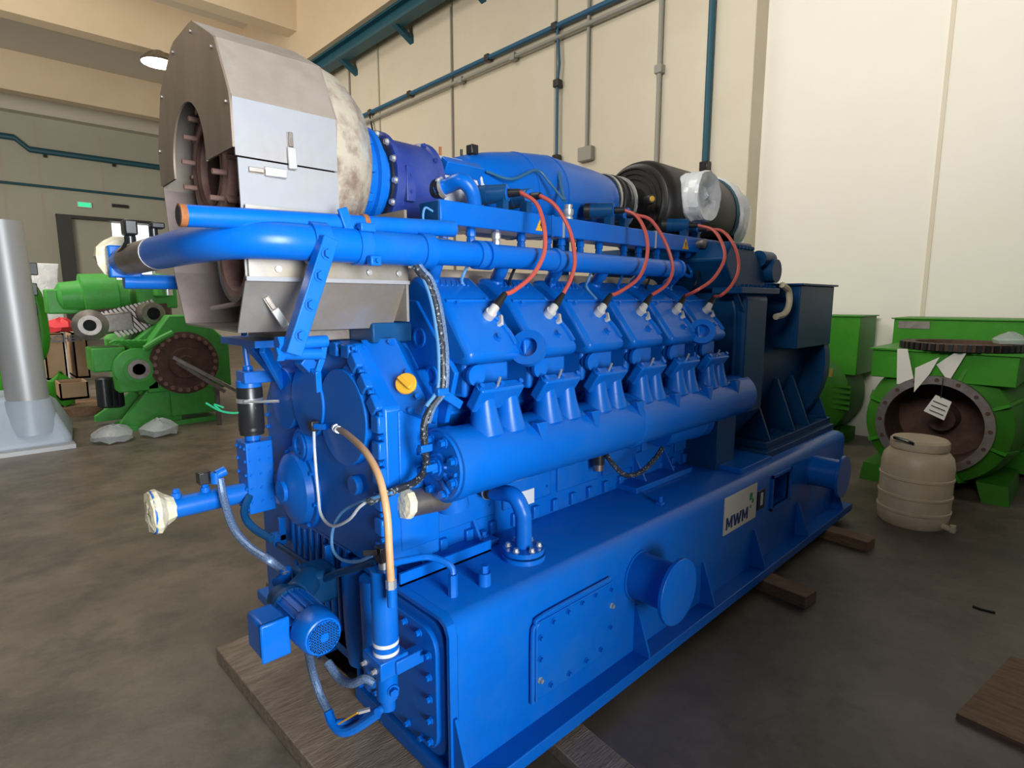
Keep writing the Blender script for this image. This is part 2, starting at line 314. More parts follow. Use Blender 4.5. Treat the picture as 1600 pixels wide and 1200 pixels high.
# protruding rim of the tank end
rim = MB()
for q in (1,):
    o_ = [(SY, .12)]+[(SY, .60), (SY+.012, .632), (SY+.045, ZT), (1.86, ZT), (1.86, .12)]
    i_ = [(SY+.014, .13), (SY+.014, .596), (SY+.03, .625), (SY+.055, ZT-.014), (1.846, ZT-.014), (1.846, .13)]
    n = len(o_); vs = [(X0, a, c) for a, c in o_]+[(X0, a, c) for a, c in i_]+[(X0+.031, a, c) for a, c in o_]+[(X0+.031, a, c) for a, c in i_]
    fs = []
    for i in range(n):
        j = (i+1) % n; fs += [(i, j, n+j, n+i), (i, 2*n+i, 2*n+j, j), (n+i, n+j, 3*n+j, 3*n+i)]
    rim.add(vs, fs)
rim.build('end_rim', BLUE, BASE)
fl = MB().box(X0, X1+.02, 1.187, 1.88, .07, .12).build('bottom_flange', WORN, BASE, 0.004)
MB().box(X0, X1+.02, 2*YC-1.88, 2*YC-1.187, .07, .12).build('bottom_flange', BLUE, BASE, 0.004)
g0 = MB().prism([(SY+.002, .12), (1.192, .12), (1.192, .135), (SY-.01, .33), (SY+.002, .33)], 'x', -.006, .006).build('gusset', BLUE, BASE)
g0.location.x = .965; adopt(g0, BASE)
for x in (1.93, 2.50, 3.08, 3.72, 4.40): c = dup(g0, (0, 0, 0), BASE); c.location.x = x
# weld bead and tank end cover
pl = MB().prism(rrect(1.335, 1.80, .165, .585, .07), 'x', X0-.004, X0+.04).build('end_cover', BLUE, BASE, 0.003)
MB().prism(rrect(1.31, 1.83, .14, .61, .08), 'x', X0+.012, X0+.034).build('weld_ring', BLUE, BASE, 0.004)
for y, z in [(1.37, z) for z in (.20, .275, .35, .425, .50)]+[(1.42, .555), (1.50, .56), (1.60, .56), (1.70, .56), (1.765, .50), (1.765, .42), (1.765, .34), (1.765, .26), (1.70, .195), (1.60, .19), (1.50, .19), (1.42, .185)]:
    bolt((X0-.004, y, z), (-1, 0, 0), .0095, .016, BLUE, pl)
# side access cover with drip rim
ac = MB().prism(rrect(1.30, 1.775, .205, .515, .05), 'y', SY-.010, SY+.002).build('access_cover', BLUE, BASE, 0.003)
rm = MB()
pts = [V((1.295, SY-.012, .21)), V((1.295, SY-.012, .46)), V((1.31, SY-.012, .50)), V((1.35, SY-.012, .52)), V((1.73, SY-.012, .52))]
rm.tube(pts, .0085, 8, 5).tube([p+V((.020 if i < 2 else .012, 0, -.004 if i < 3 else -.020)) for i, p in enumerate(pts)], .005, 6, 5)
rm.build('drip_rim', BLUE, ac)
for x, z in [(1.335, .44), (1.335, .36), (1.335, .28), (1.40, .475), (1.48, .48), (1.56, .485), (1.64, .485), (1.74, .47), (1.745, .40), (1.74, .31), (1.68, .24), (1.59, .235), (1.49, .23), (1.39, .235)]:
    bolt((x, SY-.010, z), (0, -1, 0), .0085, .014, CHROME if (x, z) in ((1.335, .28), (1.745, .40)) else BLUE, ac)
# lifting lugs
def lug(x, z, yd):
    l = MB().cyl((x, SY+.01, z), (x, yd, z), .098, n=32).build('lifting_lug', BLUE, BASE)
    MB().cyl((x, yd+.012, z-.005), (x, yd-.006, z-.005), .135, n=36).build('lug_disc', BLUE, l, 0.003)
    MB().ring((x, SY-.006, z), (0, 1, 0), .108, .097, .008).build('weld_bead', BLUE, l)
lug(1.95, .455, 1.085); lug(3.95, .495, 1.085)
fr = MB()
for a in ((3.285, 3.30, .385, .595), (3.55, 3.565, .385, .595), (3.285, 3.565, .385, .40), (3.285, 3.565, .58, .595)): fr.box(a[0], a[1], SY-.012, SY+.01, a[2], a[3])
fr.build('pocket_frame', BLUE, BASE)
# name plate
sg = MB().box(2.70, 3.08, SY-.006, SY-.001, .405, .605).build('name_plate', SIGN, BASE)
def letter(pts, x, z, w_, h_, p):
    MB().prism([(x+a_*w_, z+b2*h_) for a_, b2 in pts], 'y', SY-.0075, SY-.006).build('letter', BLUEP, p)
LM = [(0, 0), (0, 1), (.26, 1), (.5, .42), (.74, 1), (1, 1), (1, 0), (.77, 0), (.77, .62), (.58, .15), (.42, .15), (.23, .62), (.23, 0)]
LW = [(0, 1), (.19, 0), (.40, 0), (.5, .55), (.60, 0), (.81, 0), (1, 1), (.80, 1), (.69, .38), (.59, .95), (.41, .95), (.31, .38), (.20, 1)]
letter(LM, 2.722, .428, .072, .066, sg); letter(LW, 2.800, .428, .098, .066, sg); letter(LM, 2.904, .428, .072, .066, sg)
for x, z, r in ((3.005, .545, .020), (3.030, .515, .012), (3.005, .487, .008)): MB().box(x-r*.8, x+r*.8, SY-.0085, SY-.006, z-r, z+r).build('leaf_mark', LGREEN, sg, 0.002)
pt = MB().box(3.105, 3.19, SY-.006, SY, .435, .545).build('data_plate', BLKPL, BASE)
MB().box(3.135, 3.16, SY-.009, SY-.006, .46, .53).build('data_field', WHITEP, pt)
# things on the base top
MB().box(.965, 1.37, 1.555, 1.565, ZT-.004, ZT+.045).box(.965, 1.37, 1.555, 1.60, ZT-.004, ZT+.008).build('angle_rail', BLUE, BASE)
MB().box(.97, 1.20, 1.62, 1.70, ZT, ZT+.015).build('slot_plate', BLUE, BASE, 0.01)
def mount(x0, x1, y0, y1, name='engine_mount'):
    m = MB().box(x0, x1, y0, y1, ZT, ZT+.022).build(name, BLUE, G, 0.003)
    MB().box(x0+.06, x1-.06, y0+.10, y0+.115, ZT+.022, ZT+.16).build('web', BLUE, m)
    for x in (x0+.07, x1-.08): MB().prism([(y0+.02, ZT+.022), (y0+.11, ZT+.17), (y0+.24, ZT+.17), (y0+.24, ZT+.022)], 'x', x, x+.012).build('gusset', BLUE, m)
    bolt((x1-.03, y0+.06, ZT+.022), (0, 0, 1), .014, .02, BLUE, m)
    return m
mount(1.02, 1.44, 1.585, 1.78)
MB().box(2.32, 2.86, 1.54, 1.75, ZT, ZT+.03).build('mount_pad', BLUE, BASE, 0.003)
mount(2.38, 2.80, 1.55, 1.75)
MB().box(3.02, 3.42, 1.33, 1.62, ZT, ZT+.028).build('pad_plate', BLUE, BASE, 0.003)
pf = MB().cyl((1.424, 1.433, ZT), (1.424, 1.433, ZT+.018), .082).cyl((1.424, 1.433, ZT+.024), (1.424, 1.433, ZT+.042), .078).build('pipe_flange', BLUE, BASE)
for k in range(6):
    a = k*math.pi/3+.3; bolt((1.424+.058*math.cos(a), 1.433+.058*math.sin(a), ZT+.042), (0, 0, 1), .009, .014, CHROME, pf)
e1 = at(768, 765, y=1.60); e2 = at(752, 753, y=1.66)
rp = MB().tube([(1.424, 1.433, ZT+.03), (1.424, 1.433, .78), (1.420, 1.437, .83), (1.405, 1.47, .885), e1+(e1-e2)*.3, e1], .031, 16, 8).build('return_pipe', BLUE, G)
MB().cyl(e1+(e1-e2)*.25, e1, .035).cyl(e1, e2, .043).cyl(e1.lerp(e2, .3), e1.lerp(e2, .5), .047).build('hose_sleeve', BLACK, rp)
MB().cyl(e1.lerp(e2, .02), e1.lerp(e2, .15), .045).build('hose_clamp', CHROME, rp)
MB().cyl((1.18, 1.374, ZT), (1.18, 1.374, ZT+.045), .022).cyl((1.18, 1.374, ZT+.045), (1.18, 1.374, ZT+.07), .014, n=6).build('filler_plug', BLUE, BASE)
MB().box(2.27, 2.30, 1.37, 1.40, ZT, ZT+.012).cyl((2.285, 1.385, ZT), (2.285, 1.385, ZT+.04), .01).build('tank_stud', BLUE, BASE)
fp = MB().cyl((1.057, 1.388, ZT), (1.057, 1.388, ZT+.075), .016, n=6).build('pipe_fitting', BLUE, BASE)
hp = [(1.057, 1.388, ZT+.06), at(706, 888, y=1.40), at(695, 878, y=1.42), at(668, 870, y=1.46), at(635, 875, y=1.47), at(612, 880, y=1.47)]
MB().tube(hp, .0115, 10).build('fuel_pipe', BLUE, fp)
# ---- engine block
nb = [(1.69, .40), (1.69, 1.12), (1.60, 1.20), (1.66, 1.36), (1.84, 1.36), (1.92, 1.25), (YC, 1.22)]
MB().prism(nb+mir(nb)[::-1][1:], 'x', 1.12, 3.25).build('engine_block', BLUE, G, 0.006)
blk = MB().box(1.14, 3.22, 1.665, 1.70, .64, 1.10).build('side_wall', BLUE, G, 0.004)
for k in range(6):
    x = 1.19+k*.335
    MB().box(x, x+.29, 1.652, 1.668, .74, 1.07).build('inspection_door', BLUE, blk, 0.008)
    bolt((x+.145, 1.652, .90), (0, -1, 0), .016, .016, BLUE, blk); bolt((x+.03, 1.652, 1.03), (0, -1, 0), .006, .009, BLUE, blk); bolt((x+.26, 1.652, .79), (0, -1, 0), .006, .009, BLUE, blk)
for k in range(16): MB().box(1.20+k*.125, 1.235+k*.125, 1.645, 1.668, .66, .715).build('rail_lug', BLUE, blk, 0.004)
P = at(824, 776, y=1.65); MB().box(P.x-.04, P.x+.04, 1.648, 1.653, P.z-.035, P.z+.03).build('type_label', WHITEP, blk)
# actuator hanging under the manifold
P = at(935, 715, y=1.60)
ac2 = MB().cyl((P.x, 1.60, P.z-.03), (P.x, 1.60, P.z+.04), .03).box(P.x-.035, P.x+.035, 1.60, 1.66, P.z+.02, P.z+.10).build('sensor_unit', BLKPL, blk)
MB().cyl((P.x, 1.60, P.z-.06), (P.x, 1.60, P.z-.028), .025).build('sensor_cup', STEEL, ac2)
# sump and front pan
MB().box(1.0, 3.2, 1.88, 2.22, .16, .64).build('oil_sump', BLUE, G, 0.02)
pan = MB().prism([(1.72, .25), (1.72, .70), (2.52, .70), (2.52, .40), (2.40, .13), (1.85, .13)], 'x', 1.0, 1.2).build('front_pan', BLUE, G, 0.012)
for k in range(9): MB().box(.968, 1.0, 1.95+k*.062, 1.972+k*.062, .28, .66).build('cooling_rib', BLUE, pan, 0.004)
MB().box(.955, 1.01, 1.90, 2.56, .655, .685).build('pan_rail', BLUE, pan, 0.006)
MB().tube([(.97, 1.735, .62), (.975, 1.735, .30), (.985, 1.76, .19)], .055, 16).build('drain_barrel', BLUE, pan)
MB().tube([(.985, 1.88, .62), (.99, 1.88, .35), (1.0, 1.88, .22)], .065, 16).build('drain_barrel', BLUE, pan)
# ---- gear case (front end)
gc = [(1.96, 1.462), (1.785, 1.455), (1.735, 1.40), (1.647, 1.298), (1.60, 1.251), (1.60, .70), (1.68, .67), (2.50, .67), (2.62, .72), (2.63, 1.15), (2.58, 1.22), (2.48, 1.354), (2.42, 1.43)]
GC = MB().prism(gc, 'x', .95, 1.165).build('gear_case', BLUE, G, 0.01)
def gd(name, cy, cz, r, x0, x1, m=BLUE, parent=None, bev=.004): return MB().cyl((x1, cy, cz), (x0, cy, cz), r, n=36).build(name, m, parent or GC, bev)
gd('round_cover', 1.855, 1.19, .175, .928, .96); gd('round_cover', 2.12, 1.215, .14, .92, .96); gd('round_cover', 2.36, 1.195, .13, .925, .96)
rr = gd('relief_ring', 2.215, 1.02, .07, .925, .96); MB().ring((.918, 2.215, 1.02), (1, 0, 0), .055, .035, .015).build('bore_rim', BLUE, rr)
gd('relief_ring', 1.79, .955, .035, .925, .96); gd('inspection_hole', 1.815, 1.345, .035, .935, .955)
dm = MB().lathe((.955, 2.27, .83), (-1, 0, 0), [(0, .175), (.022, .175), (.024, .155), (.05, .145), (.075, .10), (.085, .045), (.10, .045), (.102, .0)], 40).build('damper_dome', BLUE, GC, ang=25)
for k in range(8):
    a = k*math.pi/4+.2; bolt((.933, 2.27+.163*math.cos(a), .83+.163*math.sin(a)), (-1, 0, 0), .008, .012, BLUE, dm)
# scalloped pads along the right edge of the case
edge = [V((.95, 1.96, 1.462)), V((.95, 1.785, 1.455)), V((.95, 1.60, 1.251)), V((.95, 1.60, .70))]
def along(t):
    Ls = [(edge[i+1]-edge[i]).length for i in range(3)]; d = t*sum(Ls)
    for i in range(3):
        if d <= Ls[i] or i == 2: return edge[i].lerp(edge[i+1], min(d/Ls[i], 1)), (edge[i+1]-edge[i]).normalized()
        d -= Ls[i]
for k in range(11):
    p, d = along(.06+k*.088); nrm = V((0, d.z, -d.y)) if True else d
    inn = V((0, 2.05, 1.0))-p; inn.x = 0
    if nrm.dot(inn) < 0: nrm = -nrm
    M = Matrix((V((1, 0, 0)), d, nrm)).transposed()
    MB().obox(p+nrm*.028+V((-.006, 0, 0)), (.03, .060, .050), M).build('edge_pad', BLUE, GC, 0.006)
    bolt(p+nrm*.014+d*.044+V((-.002, 0, 0)), (-1, 0, 0), .008, .016, BLUE, GC)
for k in range(8): bolt((.95, 2.60, .76+k*.055), (-1, 0, 0), .008, .014, BLUE, GC)
# sloping breather cover with yellow filler cap
A = at(562, 530, x=.985); B = at(617, 527, x=1.06); C_ = at(642, 580, x=1.06); D = at(665, 622, x=1.06); E_ = at(661, 652, x=1.055); F_ = at(606, 637, x=.985)
nn = (B-A).cross(F_-A).normalized()
if nn.dot(V((-1, -1, .3))) < 0: nn = -nn
poly = [A, B, C_, D, E_, F_]
sc_ = MB(); sc_.loft([[p for p in poly], [p-nn*.14 for p in poly]]); SCV = sc_.build('breather_cover', BLUE, G, 0.006)
for p in (A.lerp(F_, .08), A.lerp(F_, .5), A.lerp(F_, .9), B.lerp(A, .1), C_, D.lerp(F_, .08), E_.lerp(F_, .25)):
    bolt(p.lerp((A+D+F_)/3, .12)+nn*.001, nn, .008, .014, BLUE, SCV)
P = at(631, 597, x=1.02); P = P-nn*((P-A).dot(nn))
cp = MB().lathe(P, nn, [(0, .034), (.014, .037), (.02, .034), (.022, .0)], 28).build('filler_cap', YELL, SCV)
u = (D-A).normalized(); MB().bar(P+nn*.026-u*.03, P+nn*.026+u*.03, .014, .016, nn).build('grip', YELL, cp, 0.003)
MB().box(1.0, 1.16, 1.595, 1.62, .75, 1.24).build('case_side', BLUE, G, 0.004)
# slotted end plate of the near bank
ep = MB().prism([(1.56, 1.18), (1.50, 1.36), (1.72, 1.60), (1.95, 1.62), (1.95, 1.30), (1.75, 1.15)], 'x', 1.165, 1.185).build('bank_end_plate', BLUE, G, 0.004)
for y, z in ((1.70, 1.47), (1.63, 1.34), (1.80, 1.52)): MB().ring((1.158, y, z), (1, 0, 0), .036, .026, .012).build('plate_hole', BLUE, ep)
# ---- six cylinders of the near bank
PITCH = .312; CX = 1.338; PYG_ = 1.61
cvp = [(1.435, 1.405), (1.475, 1.385), (1.60, 1.39), (1.80, 1.56), (1.80, 1.655), (1.765, 1.69), (1.71, 1.685), (1.575, 1.60), (1.545, 1.565), (1.44, 1.43)]
for i in range(6):
    cx = CX+PITCH*i
    a = cx-.163; z_ = cx+.082
    if i == 0:
        cv0 = MB().prism(cvp, 'x', a, z_).build('valve_cover', BLUE, G, 0.022, seg=3, ang=30)
        cv = cv0
    else: cv = dup(cv0, (PITCH*i, 0, 0), G)
    rl = V((0, -.105, -.135)).normalized(); nrm = V((0, -.8, .6)).normalized()
    nrm = V((0, -(1.565-1.43), (1.545-1.44))).normalized()
    # raised rib to the lower right
    q = MB().tube([V((cx+a_, 1.545-(1.565-z1)*.7778-.001, z1)) for a_, z1 in ((.026, 1.545), (.045, 1.52), (.060, 1.485), (.062, 1.445))], .010, 8)
    MB().cyl((a+.012, 1.573, 1.600), (z_-.012, 1.573, 1.600), .006, n=8).build('cover_ridge', BLUE, cv); q.build('raised_rib', BLUE, cv)
    bolt((cx-.012, 1.485, 1.465)+nrm*.006 if False else V((cx-.005, 1.472, 1.472)), nrm, .012, .016, BLUE, cv)
    bolt(V((cx-.11, 1.565, 1.59)), nrm, .007, .010, BLUE, cv); bolt(V((cx+.03, 1.575, 1.60)), nrm, .007, .010, BLUE, cv)
    for k in range(7): MB().bar((cx-.125+k*.024, 1.66, 1.6555), (cx-.105+k*.024, 1.69, 1.6745), .006, .004).build('cast_letter', BLUE, cv) if i < 3 else None
    # spark plug connector
    cp0 = V((cx, 1.5294, 1.545)); dcon = V((.72, -.05, .75)).normalized()
    cn = MB().cyl(cp0-nrm*.006, cp0+nrm*.026, .021).cyl(cp0+nrm*.016-dcon*.01, cp0+nrm*.016+dcon*.042, .019, .016).build('plug_connector', PLUGW, cv)
    MB().cyl(cp0+nrm*.016+dcon*.035, cp0+nrm*.016+dcon*.10, .018, .010).build('boot', BLACK, cn)
    MB().obox(cp0+V((.040, -.020, -.016)), (.012, .024, .045), Matrix.Rotation(.6, 3, 'Y')@Matrix.Rotation(-.6, 3, 'X')).build('locking_clip', PLUGW, cn, 0.002)
    # head and manifold flange
    hd = MB().box(cx-.135, cx+.075, 1.50, 1.80, 1.27, 1.40).build('cylinder_head', BLUE, G, 0.012)
    MB().cyl((cx-.110, 1.50, 1.350), (cx-.110, 1.465, 1.350), .030).cyl((cx-.110, 1.475, 1.350), (cx-.110, 1.460, 1.350), .036).build('core_plug', BLUE, hd)
    MB().obox((cx-.03, 1.455, 1.275), (.20, .045, .10), Matrix.Rotation(math.radians(35), 3, 'X')).build('port_flange', BLUE, hd, 0.008)
    for dx in (-.12, -.03, .06): bolt((cx+dx, 1.435, 1.31), (0, -.75, .65), .010, .02, BLUE, hd)
    MB().cyl((cx-.05, 1.43, 1.30), (cx-.05, 1.41, 1.345), .005).build('stud', CHROME, hd)
    for dx in (-.075, .035):
        pr = MB()
        rings = []
        for t in range(9):
            s = t/8; c = V((cx+dx+.012*s, 1.475-.005*s-.0*s, 1.285-.16*s)); rx = .040+.030*s*s; ry = .042+.024*s*s
            rings.append([c+V((rx*math.cos(2*math.pi*j/16), ry*math.sin(2*math.pi*j/16)*1.0, -.35*ry*math.sin(2*math.pi*j/16))) for j in range(16)])
        pr.loft(rings); pr.build('exhaust_runner', BLUE, hd)
    if i % 2 == 1 or i == 0: pass
    MB().prism([(cx+.105, 1.165), (cx+.165, 1.165), (cx+.15, 1.07)], 'y', 1.385, 1.42).build('manifold_fin', BLUE, hd, 0.003)
    # riser from the gas pipe
    P0 = V((cx-.12, 1.70, 1.66)); P1 = V((cx-.155, PYG_, 1.755))
    MB().tube([P0, P0+V((0, -.01, .03)), P0.lerp(P1, .6), P1], .027, 14).build('gas_riser', BLUE, cv)
for q in ((827, 546), (1097, 520)):
    P = at(*q, y=1.43); ax_ = V((-.80, -.40, .42))
    le = MB().ring(P, ax_, .066, .036, .026).build('lifting_eye', BLUE, G)
    MB().lathe(P-ax_.normalized()*.012, ax_, [(0, .058), (.01, .036), (.012, 0)], 20).build('eye_web', BLUE, le)
    MB().bar(P-ax_.normalized()*.01, P+V((.03, .10, -.01)), .05, .08).build('eye_stem', BLUE, le, 0.006)
# ---- exhaust manifold log
lg = MB().lathe((1.10, 1.50, 1.055), (1, 0, 0), [(0, .122), (.002, .127), (.05, .127), (.052, .122), (1.03, .122), (1.035, .128), (1.07, .128), (1.075, .122), (2.17, .122)], 40).build('manifold_log', BLUE, G)
ecap = MB().lathe((1.102, 1.50, 1.055), (-1, 0, 0), [(0, .118), (.012, .116), (.014, .05), (.022, .045), (.022, 0)], 32).build('end_cap', BLUE, lg)
bolt((1.08, 1.50, 1.055), (-1, 0, 0), .024, .03, BLUE, ecap)
for k in range(8): a = k*math.pi/4+.4; bolt((1.09, 1.50+.093*math.cos(a), 1.055+.093*math.sin(a)), (-1, 0, 0), .013, .022, BLUE, ecap)
for a in (.6, 1.0, 1.5, 1.9): MB().obox((1.085, 1.50-.075*math.sin(a), 1.055-.075*math.cos(a)+0), (.012, .012, .05), Matrix.Rotation(-a, 3, 'X')).build('cap_rib', BLUE, ecap)
# coolant stub under the log, taped
s0 = at(700, 775, y=1.58); s1 = at(668, 780, y=1.58); s2 = at(630, 788, y=1.58)
MB().tube([(1.20, 1.58, .93), (1.21, 1.58, .86), at(705, 772, y=1.58), s0], .058, 20).build('coolant_elbow', BLUE, lg)
st = MB().cyl(s0, at(637, 787, y=1.58), .047).build('stub_pipe', STEEL, lg)
MB().lathe(at(640, 786, y=1.58), s2-s0, [(0, .050), (.01, .053), (.028, .050), (.034, .030), (.036, 0)], 9).build('tape_wrap', CREAM, st, ang=10)
# ---- starter motor behind the log
sm = MB().lathe((2.55, 1.58, .93), (1, 0, 0), [(0, .04), (.0, .085), (.03, .092), (.30, .092), (.31, .098), (.36, .098), (.37, .088), (.42, .088), (.43, .098), (.50, .098), (.52, .05)], 28).build('starter_motor', BLUE, G)
MB().cyl((2.64, 1.49, .98), (2.95, 1.49, .98), .035).build('solenoid', BLUE, sm)
MB().tube([at(1035, 700, y=1.46), at(1025, 715, y=1.46), at(1005, 735, y=1.47), at(985, 743, y=1.48), at(970, 738, y=1.50), at(950, 715, y=1.55), at(942, 700, y=1.6)], .012, 8).build('starter_cable', CORR, sm)
# ---- flywheel housing and rear intercooler
fw = MB().prism([(1.44, .95), (1.44, 1.62), (1.60, 1.80), (2.50, 1.80), (2.66, 1.62), (2.66, .95), (2.4, .62), (1.7, .62)], 'x', 3.20, 3.50).build('flywheel_housing', DKBLUE, G, 0.02)
MB().prism([(1.46, .62), (1.46, 1.0), (1.72, 1.0), (1.72, .62)], 'x', 2.98, 3.20).build('bell_foot', DKBLUE, fw, 0.006)
MB().tube([(3.20, 1.52, 1.60), (3.197, 1.50, 1.50), (3.197, 1.50, 1.15), (3.197, 1.56, 1.03)], .012, 8).build('casting_rib', DKBLUE, fw)
hx = [(1.44, 1.62), (1.44, 1.665), (1.58, 1.80), (1.58, 1.98), (2.05, 1.98), (2.05, 1.62)]
ic = MB().prism([(3.02, 1.83), (3.12, 1.93), (3.36, 1.93), (3.58, 1.75), (3.58, 1.66), (3.16, 1.66)], 'y', 1.50, 2.45).build('intercooler_box', DKBLUE, G, 0.015)
MB().prism([(3.10, 1.64), (3.62, 1.64), (3.62, 1.675), (3.10, 1.675)], 'y', 1.425, 1.60).build('box_flange', DKBLUE, ic, 0.004)
for k in range(9): bolt((3.13+k*.055, 1.44, 1.675), (0, 0, 1), .010, .016, DKBLUE, ic)
for k in range(6): bolt((3.14+k*.045, 1.50, 1.90-k*.0), (0, -1, 0), .009, .012, DKBLUE, ic)
MB().bar((3.02, 1.50, 1.80), (3.22, 1.46, 1.52), .03, .012).build('cover_strip', DKBLUE, ic)
MB().cyl((3.62, 1.55, 1.78), (3.62, 1.45, 1.78), .07).cyl((3.50, 1.52, 1.85), (3.66, 1.52, 1.85), .05).build('actuator', DKBLUE, ic)
MB().tube([at(1222, 445, y=1.45), at(1232, 455, y=1.44), at(1233, 475, y=1.44), at(1226, 490, y=1.45), at(1212, 495, y=1.46)], .02, 8).build('corrugated_hose', CREAM, ic)
# ---- alternator
AX = 2.05; AZC = 1.16
al = MB().lathe((3.50, AX, AZC), (1, 0, 0), [(0, .56), (.12, .56), (.13, .50), (.95, .50), (.98, .50)], 44).build('alternator_body', DKBLUE, G)
MB().lathe((4.48, AX, AZC-.02), (1, 0, 0), [(0, .50), (.005, .64), (.10, .64), (.16, .60), (.18, .3), (.18, 0)], 44).build('end_shield', DKBLUE, al)
MB().box(3.94, 4.58, 1.42, 2.68, 1.285, 1.70).build('terminal_box', DKBLUE, al, 0.006)
MB().box(3.92, 4.60, 1.40, 2.70, 1.70, 1.712).build('box_lid', DKBLUE, al)
MB().prism([(1.40, .69), (1.40, .73), (1.75, .73), (1.75, .69)], 'x', 3.50, 4.66).build('foot_plate', DKBLUE, al, 0.003)
MB().box(3.42, 4.62, 1.36, 1.80, ZT, .69).build('mounting_rail', DKBLUE, BASE, 0.003)
for x in (3.58, 3.98, 4.24, 4.60): MB().prism([(1.405, .73), (1.54, 1.07), (1.60, 1.09), (1.75, 1.09), (1.75, .73)], 'x', x-.012, x+.012).build('foot_rib', DKBLUE, al, 0.003)
for x in (3.78, 4.44): bolt((x, 1.46, .73), (0, 0, 1), .032, .035, DKBLUE, al)
P = at(1305, 577, y=1.46); MB().box(4.60, 4.65, 1.408, 1.412, P.z-.03, P.z+.03).build('warning_label', YELL, al)
# ---- exhaust housing
hw = .385; YH = 2.065
XF, XB = .57, .865
top = [(YH-hw, 2.0), (YH-hw, 2.14), (YH-.292, 2.315), (YH-.106, 2.415), (YH+.106, 2.415), (YH+.292, 2.315), (YH+hw, 2.14), (YH+hw, 2.0)]
low = [(YH-hw, 2.0), (YH-.40, 1.66), (YH-.305, 1.507), (YH+.235, 1.515), (YH+.335, 1.70), (YH+hw, 2.0)]
def shell(pts, x0, x1, t=.006, closed=False):
    m = MB(); c = V((0, YH, 1.95)); n = len(pts)
    for i in range(n-1 if not closed else n):
        a = V((0, *pts[i])); b_ = V((0, *pts[(i+1) % n])); d = (b_-a).normalized(); k = V((0, -d.z, d.y))
        if k.dot(c-a) < 0: k = -k
        m.prism([(a.y, a.z), (b_.y, b_.z), (b_.y+k.y*t, b_.z+k.z*t), (a.y+k.y*t, a.z+k.z*t)], 'x', x0, x1)
    return m
EH = shell(top[1:-1], XF, XB).build('exhaust_housing', TANSH, G)
shell([(YH-hw, 1.99), (YH-hw, 2.14)], XF, XB).build('side_panel', BRSH, EH); shell([(YH+hw, 2.14), (YH+hw, 2.0)], XF, XB).build('side_panel', TANSH, EH)
shell([(YH-hw-.001, 1.66), (YH-hw, 1.985)], XF+.005, XB).build('side_panel', BRSH, EH)
shell([(YH+hw, 2.0), (YH+.335, 1.70), (YH+.235, 1.515)], XF, XB).build('inner_side_panel', INNER, EH)
# front plate with round cut-out
hc = (2.09, 2.04); hr = .176
def plate_with_hole(x0, x1):
    m = MB(); outer = [(YH+hw, 2.01), *[(a, b_) for a, b_ in top[6:0:-1]], (YH-hw, 2.01)]
    n = 40; arc = [(hc[0]+hr*math.cos(math.radians(-9)+math.radians(198)*i/n), hc[1]+hr*math.sin(math.radians(-9)+math.radians(198)*i/n)) for i in range(n+1)]
    per = []
    Ls = [math.dist(outer[i], outer[i+1]) for i in range(len(outer)-1)]; T = sum(Ls)
    for i in range(n+1):
        ang = math.atan2(arc[i][1]-hc[1], arc[i][0]-hc[0]); best = None
        dx_, dz_ = math.cos(ang), math.sin(ang)
        for j in range(len(outer)-1):
            (ax_, az_), (bx_, bz_) = outer[j], outer[j+1]; ex_, ez_ = bx_-ax_, bz_-az_
            den = dx_*ez_-dz_*ex_
            if abs(den) < 1e-9: continue
            t = ((ax_-hc[0])*ez_-(az_-hc[1])*ex_)/den; s_ = ((ax_-hc[0])*dz_-(az_-hc[1])*dx_)/den
            if t > 0 and -1e-6 <= s_ <= 1+1e-6: best = (hc[0]+dx_*t, hc[1]+dz_*t)
        per.append(best or (outer[0] if i < n/2 else outer[-1]))
    per[0] = outer[0]; per[-1] = outer[-1]
    ring_ = [[V((x, *p)) for p in per] for x in (x0, x1)]; rin = [[V((x, *p)) for p in arc] for x in (x0, x1)]
    vs = ring_[0]+rin[0]+ring_[1]+rin[1]; k = n+1; fs = []
    for i in range(n):
        fs += [(i, i+1, k+i+1, k+i), (2*k+i, 3*k+i, 3*k+i+1, 2*k+i+1), (k+i, k+i+1, 3*k+i+1, 3*k+i), (i, 2*k+i, 2*k+i+1, i+1)]
    return m.add(vs, fs)
plate_with_hole(XF-.006, XF).build('front_plate', DKSH, EH, ang=20)
MB().prism([top[1], top[2], top[3], top[4], top[5], top[6], (YH+hw, 1.56), (YH-.3, 1.52)], 'x', XB, XB+.006).build('back_plate', INNER, EH)
for p in (top[1], top[2], top[3], top[4], top[5], top[6]): bolt((XF-.006, YH+(p[0]-YH)*.93, 2.0+(p[1]-2.0)*.93), (-1, 0, 0), .005, .005, STEEL, EH)
# lower trunk of stainless sheet
LT = MB().prism([(YH-.40, 1.66), (YH-.405, 1.86), (YH-.395, 1.86), (YH-.39, 1.665)], 'x', XF+.01, 1.10).build('lower_trunk', STAIN, EH)
shell([(YH-.40, 1.66), (YH-.305, 1.507), (YH+.235, 1.515)], XF, 1.09).build('trunk_floor', STAIN, EH)
MB().box(XF, 1.10, YH-.408, YH-.392, 1.655, 1.667).build('trunk_fold', BRSH, LT)
MB().box(1.09, 1.10, YH-.40, YH+.3, 1.53, 1.9).build('trunk_end', STAIN, LT)
for x in (.66, .80, .95, 1.06): bolt((x, YH-.406, 1.69), (0, -1, 0), .007, .006, CHROME, LT)
